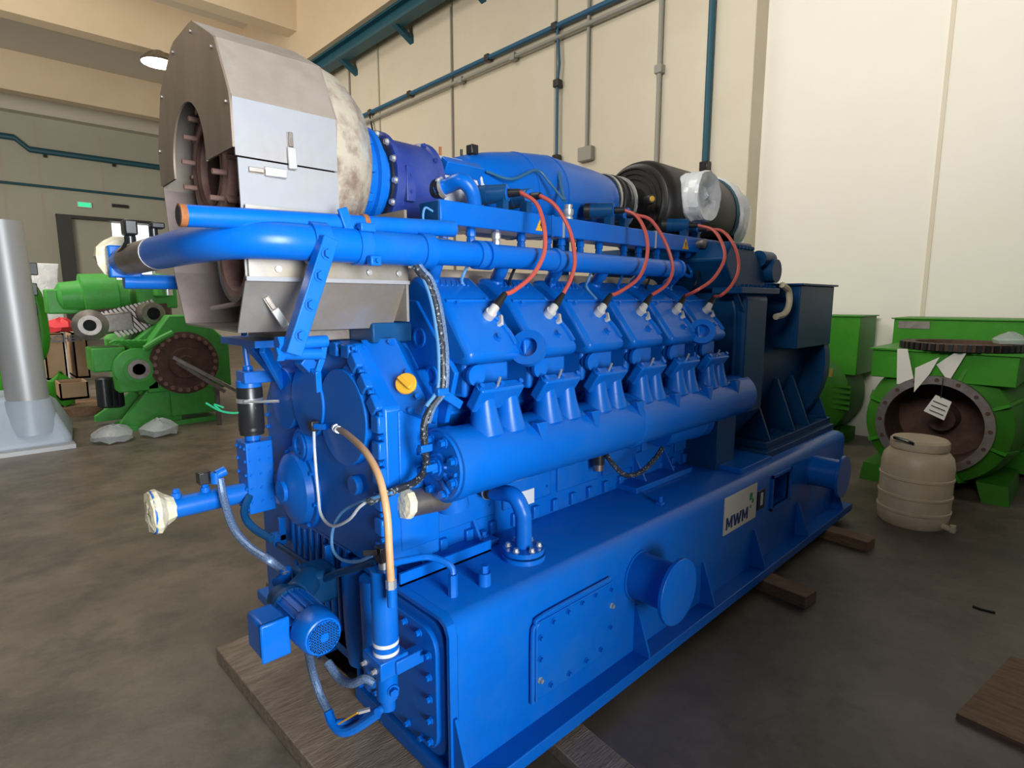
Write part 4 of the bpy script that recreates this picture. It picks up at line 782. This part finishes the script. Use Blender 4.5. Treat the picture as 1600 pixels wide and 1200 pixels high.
hh = MB().tube([(.84, PY, 1.32), (.835, PY, 1.42), (.835, PY, 1.50)], .012, 10).build('riser_pipe', BLUE, vbk); MB().cyl((.80, PY+.05, 1.50), (.86, PY-.06, 1.50), .017).build('riser_tee', BLUE, hh)
MB().tube([at(400, 637, y=PY-.05), at(370, 645, y=PY), at(345, 642, y=PY), at(322, 630, y=PY+.05)], .0045, 6).build('green_wire', GREENC, vbk); MB().tube([at(345, 642, y=PY), at(335, 632, y=PY), at(350, 637, y=PY-.02)], .004, 6).build('green_wire', GREENC, vbk)
el = at(345, 738, y=PY-.06); bh = MB().cyl(at(352, 735, y=PY-.06), at(338, 742, y=PY-.06), .02).cyl(el+V((-.02, 0, .005)), el+V((-.02, 0, -.04)), .02).build('hose_elbow', BLUE, G)
MB().tube([at(344, 748, y=PY-.07), at(350, 780, y=PY-.10), at(365, 825, y=2.30), at(390, 855, y=2.18), at(420, 875, y=2.06), at(438, 888, x=.77), at(447, 898, x=.775)], .0155, 10, 8).build('braided_hose', BRAID, bh)
MB().tube([at(390, 775, y=2.45), at(382, 795, y=2.42), at(385, 812, y=2.38), at(400, 828, y=2.33), at(425, 842, y=2.25)], .016, 10).build('black_hose', DKBLUE, bh)
MB().tube([at(430, 848, x=.93), at(490, 888, x=.90), at(500, 897, x=.89)], .012, 8).build('cross_tube', DKBLUE, G)
for q in ((427, 845), (497, 893)): P = at(*q, x=.92); MB().box(P.x-.01, P.x+.05, P.y-.03, P.y+.03, P.z-.02, P.z+.03).box(P.x+.02, P.x+.05, P.y-.03, P.y-.01, P.z, P.z+.11).build('tube_clip', BLUE, G, 0.003)
MB().tube([at(505, 905, x=.88), at(530, 895, x=.87), at(548, 890, x=.86), at(575, 880, x=.85), at(590, 876, x=.85)], .014, 10).build('elbow_tube', DKBLUE, G)
# ============================================================ OTHER THINGS (right)
def timber(name, p, q, wd, ht, m, label, cat='timber', group='timbers under the base frame'):
    o = MB().bar((p[0], p[1], ht/2), (q[0], q[1], ht/2), wd, ht).build(name, m, None, 0.004); return tag(o, label, cat, group)
timber('timber_block', (.82, 2.62), (.86, 1.22), .32, .066, WOOD, 'wide old timber plank under the front end of the blue base')
timber('timber_block', (3.09, .95), (3.20, 2.0), .13, .068, WOODB, 'brown timber beam sticking out under the base nearer the name plate')
timber('timber_block', (4.10, .93), (4.20, 2.0), .12, .068, WOODB, 'brown timber beam sticking out under the far lifting lug')
timber('timber_block', (1.40, .95), (1.52, 2.0), .15, .05, WOOD, 'flat timber plank lying under the base near the front lifting lug')
timber('timber_block', (1.05, 3.0), (4.5, 2.9), .15, .068, WOOD, 'long timber lying under the far side of the base')
tag(MB().prism([(2.62, .26), (3.25, .16), (3.25, -.5), (2.55, -.5)], 'z', 0, .022).build('plywood_sheet', WOODB), 'worn brown plywood sheet lying on the floor at the right', 'plywood')
tag(MB().tube([at(1520, 947, z=.006), at(1535, 952, z=.006), at(1555, 957, z=.006)], .006, 6).build('cable_scrap', BLACK), 'short black cable scrap on the floor at the right', 'cable')
# drum
dr = thing('plastic_drum', (4.88, .87, 0), 'yellowed plastic drum with a screw lid and a tap', 'drum')
MB().lathe((4.88, .87, 0), (0, 0, 1), [(0, .20), (.02, .215), (.08, .222), (.10, .222), (.105, .228), (.12, .228), (.125, .222), (.21, .222), (.215, .228), (.23, .228), (.235, .222), (.34, .222), (.345, .228), (.36, .228), (.365, .222), (.44, .222), (.50, .21), (.54, .18), (.545, .165), (.56, .165)], 40).build('drum_body', DRUM, dr)
MB().lathe((4.88, .87, .555), (0, 0, 1), [(0, .165), (0, .178), (.01, .182), (.055, .178), (.07, .165), (.072, .05), (.066, 0)], 40).build('screw_lid', DRUM, dr)
P = at(1411, 688, x=4.70); MB().tube([P+V((0, .05, .01)), P+V((-.02, .04, .015)), P+V((-.02, -.04, .0)), P+V((0, -.06, -.015))], .012, 8).build('handle', BLKPL, dr)
MB().cyl((4.78, .67, .045), (4.74, .60, .045), .02).cyl((4.745, .61, .03), (4.745, .61, .08), .018).build('tap', DRUM, dr)
# green alternator with open round end
ga = thing('green_alternator', (6.0, .93, 0), 'green alternator with a large open round end behind the drum', 'alternator')
cy_, cz_ = .93, .60
MB().lathe((5.62, cy_, cz_), (1, 0, 0), [(0, .385), (.04, .385), (.05, .40), (.10, .50), (.35, .55), (.9, .55), (.95, .50)], 44, False).build('casing', DGREEN, ga)
rg = MB().ring((5.60, cy_, cz_), (1, 0, 0), .40, .335, .05, 44).build('mounting_ring', STEEL, ga)
for k in range(16): a = k*math.pi/8; bolt((5.60, cy_+.368*math.cos(a), cz_+.368*math.sin(a)), (-1, 0, 0), .012, .006, DRUST, rg)
MB().lathe((5.64, cy_, cz_), (1, 0, 0), [(0, .336), (.45, .336), (.45, .12), (.30, .10), (.30, 0)], 36, False).build('bore', DRUST, ga)
for k in range(8):
    a = k*math.pi/4+.35; d = V((0, math.cos(a), math.sin(a)))
    MB().add([V((5.65, cy_, cz_))+d*.39+V((0, -d.z, d.y))*.012*s for s in (-1, 1)]+[V((5.95, cy_, cz_))+d*.56+V((0, -d.z, d.y))*.012*s for s in (-1, 1)]+[V((5.66, cy_, cz_))+d*.50+V((0, -d.z, d.y))*.012*s for s in (-1, 1)], [(0, 2, 4), (1, 5, 3), (0, 1, 3, 2), (2, 3, 5, 4), (0, 4, 5, 1)]).build('stiffening_rib', GREEN, ga)
MB().box(5.66, 6.5, cy_-.48, cy_+.48, .95, 1.19).build('terminal_housing', GREEN, ga, 0.006)
MB().box(5.64, 6.52, cy_-.50, cy_+.50, 1.185, 1.20).build('housing_lid', GREEN, ga)
MB().prism([(cy_-.52, 0), (cy_-.35, 0), (cy_-.30, .16), (cy_-.5, .16)], 'x', 5.75, 6.45).build('foot', DGREEN, ga); MB().prism([(cy_+.52, 0), (cy_+.35, 0), (cy_+.30, .16), (cy_+.5, .16)], 'x', 5.75, 6.45).build('foot', DGREEN, ga)
for y in (cy_-.44, cy_+.44): tag(MB().box(5.78, 6.4, y-.09, y+.09, -.0, .001).build('foot_pad', DRUST, ga), 'x', 'x') if False else None
# gear ring lying on it
gr_ = thing('gear_ring', (5.98, .92, 1.2), 'black toothed gear ring lying on the green alternator', 'gear')
P = V((5.98, .86, 1.205))
MB().ring(P, (0, 0, 1), .40, .31, .055, 48).build('ring', DRUST, gr_)
for k in range(44): a = k*2*math.pi/44; MB().obox(P+V((.405*math.cos(a), .405*math.sin(a), .028)), (.03, .032, .056), a).build('tooth', BLACK, gr_)
def paper(pts, label, th=.003, m=PAPER, name='paper_sheet', cat='paper'):
    pts = [V(p) for p in pts]; n = (pts[1]-pts[0]).cross(pts[-1]-pts[0]).normalized()
    return tag(MB().loft([pts, [p+n*th for p in pts]]).build(name, m), label, cat, 'papers on the green alternator')
def ppx(qs, x): return [at(a, b_, x=x) for a, b_ in qs]
paper(ppx([(1402, 545), (1418, 545), (1429, 600), (1401, 600)], 5.625), 'paper sheet hanging from left of the green alternator top')
paper(ppx([(1430, 575), (1468, 558), (1452, 585), (1428, 613)], 5.59), 'crumpled paper hanging down towards the round opening')
paper(ppx([(1463, 570), (1490, 552), (1510, 552), (1482, 597)], 5.62), 'slanted paper sheet under the right of the gear ring')
MB_s = at(1470, 622, x=5.584)
lb = paper(ppx([(1462, 617), (1487, 628), (1475, 657), (1443, 642)], 5.585), 'white printed tag hanging over the round opening')
MB().tube([MB_s, (5.590, MB_s.y, .975), (5.598, MB_s.y, .985)], .004, 6, 3).build('string', BLKPL, lb)
for k in range(3): 
    a, b_ = at(1452+k*3, 640-k*7, x=5.58), at(1474+k*3, 649-k*7, x=5.58); MB().bar(a, b_, .004, .012, (-1, 0, 0)).build('print_line', BLKPL, lb)
tag(crinkle(MB().lathe((5.9, .54, 1.268), (0, 0, 1), [(0, .10), (.03, .11), (.07, .06), (.09, .02), (.09, 0)], 12), .006, 6).build('plastic_bag', FILM), 'small clear plastic bag lying on the gear ring', 'bag')
# green enclosures behind
gb = thing('green_cabinet', (7.2, 0.9, 0), 'tall green alternator cabinet standing against the white wall', 'cabinet')
MB().box(6.75, 7.5, -.25, 1.52, .05, 1.42).build('cabinet_body', GREEN, gb, 0.006); MB().box(6.73, 7.52, -.27, 1.54, 1.42, 1.432).build('cabinet_lid', GREEN, gb)
MB().box(6.742, 6.75, 1.22, 1.48, 1.33, 1.40).build('type_plate', STEEL, gb); MB().prism(rrect(.35, 1.0, .25, 1.15, .15), 'x', 6.735, 6.75).build('door_panel', GREEN, gb, 0.006)
g2 = thing('green_alternator', (7.2, 2.1, 0), 'green alternator partly hidden behind the blue alternator', 'alternator')
MB().box(6.9, 7.5, 1.86, 3.0, .80, 1.43).build('terminal_housing', GREEN, g2, 0.006); MB().box(6.88, 7.52, 1.84, 3.02, 1.43, 1.442).build('housing_lid', GREEN, g2)
MB().lathe((6.85, 2.4, .55), (1, 0, 0), [(0, .4), (.05, .5), (.6, .5), (.65, .3)], 36).build('casing', DGREEN, g2)
for k in range(5): MB().box(6.845, 6.88, 1.88, 2.06, .42+k*.06, .45+k*.06).build('vent_slat', DGREEN, g2)
MB().box(6.95, 7.4, 1.95, 2.85, 0, .15).build('foot', DGREEN, g2)
tag(MB().lathe((6.63, .28, 0), (0, 0, 1), [(0, .09), (.45, .09), (.46, .10), (.62, .10), (.63, .09), (1.05, .09), (1.08, .06)], 28).build('grey_cylinder', ALU), 'grey metal cylinder at the right edge behind the green alternator', 'cylinder')
# ============================================================ OTHER THINGS (left)
# grey hood with tall aluminium stack
hd = thing('flue_hood', (.35, 7.95, 0), 'grey moulded hood with a tall aluminium flue pipe at the left', 'flue hood')
MB().loft([[V((x, y, 0)) for x, y in ((-1.2, 7.75), (.72, 7.85), (.85, 9.0), (-1.2, 9.0))], [V((x, y, .10)) for x, y in ((-1.2, 7.76), (.72, 7.86), (.85, 9.0), (-1.2, 9.0))], [V((x, y, .42)) for x, y in ((-1.1, 7.95), (.60, 8.0), (.70, 8.9), (-1.1, 8.9))], [V((x, y, .58)) for x, y in ((-.8, 8.05), (.40, 8.1), (.50, 8.8), (-.8, 8.8))]]).build('hood_body', GREYP, hd, 0.06, seg=4)
MB().box(-1.22, .735, 7.72, 9.02, 0, .045).build('base_rim', ALU, hd)
Pb = at(46, 640, y=8.1); Pt = at(0, 345, y=8.1)
MB().cyl(Pb-V((0, 0, .25)), Pb+V((0, 0, .12)), .27, .20).build('hood_collar', GREYP, hd); st = MB().cyl(Pb, Pt, .185, n=36).build('flue_pipe', ALU, hd)
MB().ring(Pb+V((0, 0, .08)), Pt-Pb, .197, .183, .03).build('flue_band', ALU, hd)
# green pipe rack
gp_ = thing('green_pipe_frame', (.6, 10, 0), 'green bent pipe with black clips standing behind the flue', 'pipe frame')
MB().tube([at(20, 450, y=10), at(45, 450, y=10), at(58, 475, y=10), at(66, 530, y=10), at(58, 558, y=10), at(40, 565, y=10)], .085, 14).build('bent_pipe', GREEN, gp_)
MB().tube([at(8, 610, y=10), at(8, 560, y=10), at(8, 520, y=10)], .10, 12).box(at(0, 610, y=10).x, at(40, 610, y=10).x, 9.9, 10.6, 0, .35).build('frame_leg', GREEN, gp_)
for k in range(5): P = at(43, 420+k*32, y=9.85); MB().box(P.x-.10, P.x+.10, 9.8, 9.95, P.z-.08, P.z+.08).build('clip', BLKPL, gp_, 0.01)
# wrapped pallet load
wp = thing('wrapped_pallet_load', (1.2, 13.2, 0), 'tall pallet load wrapped in clear stretch film at the left', 'pallet load')
a = at(32, 410, y=13.2); b_ = at(92, 410, y=13.2)
rnd = random.Random(3); m = MB(); rings = []
for k in range(9):
    z = .15+k*(a.z-.15)/8; s = 1+.03*math.sin(k*1.7); rings.append([V((a.x-.2+(b_.x-a.x+.2)*u_*s+rnd.uniform(-.03, .03), 13.2+v_*1.0+rnd.uniform(-.03, .03), z)) for u_, v_ in ((0, 0), (.25, -.03), (.5, 0), (.75, -.03), (1, 0), (1, .5), (1, 1), (.5, 1), (0, 1), (0, .5))])
m.loft(rings); m.build('film_wrap', FILMW, wp, 0.02); MB().box(a.x-.2, b_.x+.05, 13.15, 14.2, 0, .15).build('pallet', WOODB, wp)
# boxes
def cbox(q0, q1, y, depth, label, name='cardboard_box', flaps=True):
    a = at(*q0, y=y); b_ = at(*q1, y=y); o = thing(name, ((a.x+b_.x)/2, y, 0), label, 'box', 'boxes beside the green engine')
    zb = max(0, b_.z)
    for x0, x1, y0, y1 in ((a.x, b_.x, y, y+.02), (a.x, b_.x, y+depth-.02, y+depth), (a.x, a.x+.02, y, y+depth), (b_.x-.02, b_.x, y, y+depth)): MB().box(x0, x1, y0, y1, zb, a.z).build('panel', CARD, o)
    MB().box(a.x, b_.x, y, y+depth, zb, zb+.03).build('bottom', CARD, o)
    if flaps: MB().box(a.x, b_.x, y, y+depth, a.z-.015, a.z).build('top_flap', CARD, o)
    return o, a, b_
P0 = at(62, 594, y=10.4); plt = tag(MB().box(at(60, 600, y=10.3).x, at(150, 600, y=10.3).x, 9.85, 11.7, 0, .12).build('wooden_pallet', WOODB), 'low dark wooden pallet under the cardboard boxes', 'pallet')
bx_, a, b_ = cbox((66, 522), (107, 592), 10.4, .8, 'cardboard box printed ACHER with a red cloth on top')
t = text('ACHER', (at(71, 535, y=10.39).x, 10.39, at(71, 535, y=10.39).z), .13, BLKPL, bx_, (1, 0, 0), (0, 0, 1), bold=.004)
P = at(85, 517, y=10.7)
tag(crinkle(MB().lathe((a.x+.24, 10.7, a.z+.02), (0, 0, 1), [(0, .19), (.07, .20), (.13, .15), (.18, .07), (.19, 0)], 14), .02, 8).build('red_cloth', RED), 'crumpled red cloth lying on the printed cardboard box', 'cloth')
P = at(90, 562, y=10.36); tag(crinkle(MB().lathe((P.x, 10.18, .15), (0, 0, 1), [(0, .12), (.15, .15), (.32, .13), (.45, .0)], 12), .025, 2).build('green_bag', GREEN), 'crumpled green bag in front of the printed cardboard box', 'bag')
cbox((112, 520), (142, 590), 10.8, .8, 'plain cardboard box standing between the printed box and the green engine')
cbox((92, 600), (140, 622), 9.4, .5, 'low open wooden crate on the floor by the green engine', 'wooden_crate', False)
# green engine in the background
ge = thing('green_engine', (1.9, 8.9, 0), 'green V engine with a rusty brown flywheel standing on green feet', 'engine')
def gp2(px_, py_, y=8.3): return at(px_, py_, y=y)
fwc = gp2(290, 567, 8.2)
fwh = MB().lathe((fwc.x, 8.24, fwc.z), (0, -1, 0), [(0, .37), (0, .40), (.03, .40), (.035, .37), (.06, .37), (.062, .33), (.05, .32), (.05, .20), (.065, .19), (.065, .10), (.08, .09), (.08, 0)], 48).build('flywheel', DRUST, ge)
for k in range(24): a = k*math.pi/12; bolt((fwc.x+.35*math.cos(a), 8.18, fwc.z+.35*math.sin(a)), (0, -1, 0), .02, .015, RUST, fwh)
for k in range(8): a = k*math.pi/4; bolt((fwc.x+.075*math.cos(a), 8.16, fwc.z+.075*math.sin(a)), (0, -1, 0), .016, .012, DRUST, fwh)
hx0 = gp2(232, 560).x; hx1 = gp2(345, 560).x
MB().prism([(hx0-.05, .45), (hx0-.05, 1.0), (hx0+.25, 1.42), (hx1-.25, 1.42), (hx1+.1, 1.05), (hx1+.1, .45)], 'y', 8.25, 8.5).build('flywheel_housing', MGREEN, ge, 0.02)
MB().prism([(hx0-.1, .40), (hx0-.15, 1.05), (hx0+.2, 1.35), (hx1-.2, 1.35), (hx1+.1, 1.05), (hx1+.1, .40)], 'y', 8.5, 10.4).build('crankcase', MGREEN, ge, 0.02)
a = gp2(265, 620); b_ = gp2(345, 665); MB().box(a.x, b_.x, 8.26, 8.9, .12, .50).build('sump', MGREEN, ge, 0.01)
# stand feet
a = gp2(160, 648); b_ = gp2(252, 600); MB().prism([(a.x, .05), (a.x, .12), (b_.x, .55), (b_.x+.2, .55), (b_.x+.2, .05)], 'y', 8.9, 9.0).build('stand_foot', MGREEN, ge)
a = gp2(190, 668); b_ = gp2(245, 605); MB().prism([(a.x, .04), (a.x, .10), (b_.x, .62), (b_.x+.25, .62), (b_.x+.25, .04)], 'y', 8.3, 8.42).build('stand_foot', MGREEN, ge)
MB().box(gp2(190, 668).x, gp2(340, 665).x, 8.25, 8.75, 0, .06).build('stand_rail', MGREEN, ge)
# left bank: pump, generator drum and grilles
c = gp2(217, 577, 8.2); pp = MB().lathe((c.x, 8.7, c.z), (0, -1, 0), [(0, .20), (.35, .20), (.36, .25), (.46, .25), (.48, .16), (.50, .16), (.50, .09)], 32).build('front_pump', MGREEN, ge)
MB().lathe((c.x, 8.2, c.z), (0, -1, 0), [(0, .12), (.02, .12), (.02, .07), (.0, .07)], 24, False).build('bore_rim', STEEL, pp); MB().cyl((c.x, 8.205, c.z), (c.x, 8.2, c.z), .07).build('bore_hole_shade', DARK, pp)
MB().box(c.x-.22, c.x+.22, 8.25, 8.6, c.z-.28, c.z+.02).build('pump_base', MGREEN, pp, 0.02)
c = gp2(141, 465, 9.0); MB().lathe((c.x-.35, 9.0, c.z), (1, 0, .05), [(0, .10), (.05, .18), (.25, .20), (.26, .28), (.62, .28), (.64, .20), (.74, .20), (.75, .1)], 28).build('charge_unit', MGREEN, ge)
MB().box(c.x-.45, c.x-.1, 8.9, 9.2, c.z-.2, c.z+.1).build('unit_bracket', MGREEN, ge, 0.02)
c = gp2(143, 508, 8.7); wv = MB().lathe((c.x, 8.75, c.z), (-.2, -1, 0), [(0, .19), (.08, .19), (.12, .12), (.14, .12), (.14, .07), (.05, .06)], 28, True).build('turbo_volute', STEEL, ge); MB().lathe((c.x-.03, 8.62, c.z), (-.2, -1, 0), [(0, .068), (.005, .0)], 18).build('volute_hole_shade', DARK, wv)
MB().obox((c.x+.2, 8.8, c.z+.02), (.5, .3, .26), Matrix.Rotation(-.1, 3, 'Y')).build('volute_arm', STEEL, wv, 0.03)
c0 = gp2(168, 512, 8.7); c1 = gp2(250, 490, 8.7)
for k in range(14):
    t = k/13; p = c0.lerp(c1, t); MB().bar((p.x-.10, 8.68, p.z+.18), (p.x+.12, 8.66, p.z-.12), .022, .03).build('cooler_fin', STEEL, ge)
MB().obox(((c0.x+c1.x)/2, 8.85, (c0.z+c1.z)/2+.03), (.80, .30, .30), Matrix.Rotation(-.1, 3, 'Y')).build('cooler_core', DRUST, ge)
c = gp2(239, 490, 8.55); ep_ = MB().ring((c.x, 8.50, c.z), (-.2, 1, 0), .14, .08, .25).build('pipe_port', STEEL, ge); MB().cyl((c.x, 8.7, c.z), (c.x, 8.6, c.z), .08).build('port_hole_shade', DARK, ep_)
c = gp2(240, 452, 8.9); MB().box(c.x-.22, c.x+.25, 8.8, 9.3, c.z-.25, c.z+.18).cyl((c.x+.05, 8.75, c.z-.1), (c.x+.05, 8.75, c.z+.2), .09).build('control_head', MGREEN, ge, 0.02)
MB().cyl((c.x+.12, 8.72, c.z-.08), (c.x+.12, 8.72, c.z+.12), .06).build('steel_cap', CHROME, ge)
c = gp2(215, 480, 9.4); MB().box(c.x-.45, c.x+.4, 9.3, 9.8, c.z-.2, c.z+.22).build('intake_box', RUST, ge, 0.03)
for k in range(7):
    a0 = gp2(172+k*9, 540, 8.45); MB().tube([a0+V((0, 0, .03)), a0+V((.08, -.06, .06)), a0+V((.22, -.02, -.02)), a0+V((.34, 0, .05))], .018, 6).build('fuel_line', MGREEN, ge)
MB().tube([gp2(226, 545, 8.2), gp2(250, 530, 8.2), gp2(270, 520, 8.2)], .04, 10).build('coolant_pipe', MGREEN, ge)
for k in range(3): c = gp2(163+k*9, 612, 8.6+.05*k); MB().lathe((c.x, c.y, c.z-.2), (0, 0, 1), [(0, .06), (.02, .085), (.36, .085), (.38, .06)], 20).build('oil_filter', BLKPL, ge)
MB().box(gp2(150, 560).x, gp2(190, 560).x+.1, 8.6, 9.1, .72, 1.02).build('filter_head', MGREEN, ge, 0.02)
# trestle bars leaning on the flywheel
tr = thing('steel_trestle', (2.7, 7.9, 0), 'thin grey trestle with two bars leaning against the brown flywheel', 'trestle')
for q0, q1 in (((271, 558), (372, 612)), ((276, 565), (352, 612))): MB().bar(at(*q0, y=8.05), at(*q1, y=7.8), .05, .04).build('bar', STEEL, tr)
MB().bar(at(338, 600, y=7.9), (at(338, 600, y=7.9).x, 7.9, 0), .05, .05).bar(at(372, 612, y=7.8), (at(372, 612, y=7.8).x, 7.8, 0), .05, .05).build('leg', STEEL, tr)
for (q, lab, sd) in (((175, 665), 'clear plastic bag lying on the floor left of the green stand foot', 1), ((225, 660), 'clear plastic bag lying against the green stand foot', 2)):
    P = at(*q, z=.05); tag(crinkle(MB().lathe((P.x-.22+.12*sd, 7.8, 0.03), (0, 0, 1), [(0, .20), (.06, .21), (.12, .14), (.16, .05), (.16, 0)], 14), .02, sd).build('plastic_bag', FILM), lab, 'bag')
P = at(205, 645, z=.1); tag(MB().lathe((P.x+.02, P.y+.3, .06), (0, 0, 1), [(0, .13), (.05, .15), (.12, .15), (.14, .10), (.14, .06), (.05, .06)], 20, False).build('steel_bearing', STEEL), 'round steel bearing resting on the green stand', 'bearing')
# brown crates seen beside the black canister
wc_ = thing('wooden_crate', (3.6, 8.2, 0), 'brown wooden crate behind the black canister of the blue engine', 'crate')
for k in range(4): MB().box(3.05, 4.2, 8.0, 8.06, .12+k*.30, .36+k*.30).build('plank', WOODB, wc_)
for x in (3.1, 3.6, 4.1): MB().box(x-.05, x+.05, 8.06, 8.14, 0, 1.32).build('post', WOODB, wc_)
for k in range(4): MB().box(4.16, 4.22, 8.06, 9.2, .12+k*.30, .36+k*.30).build('plank', WOODB, wc_)
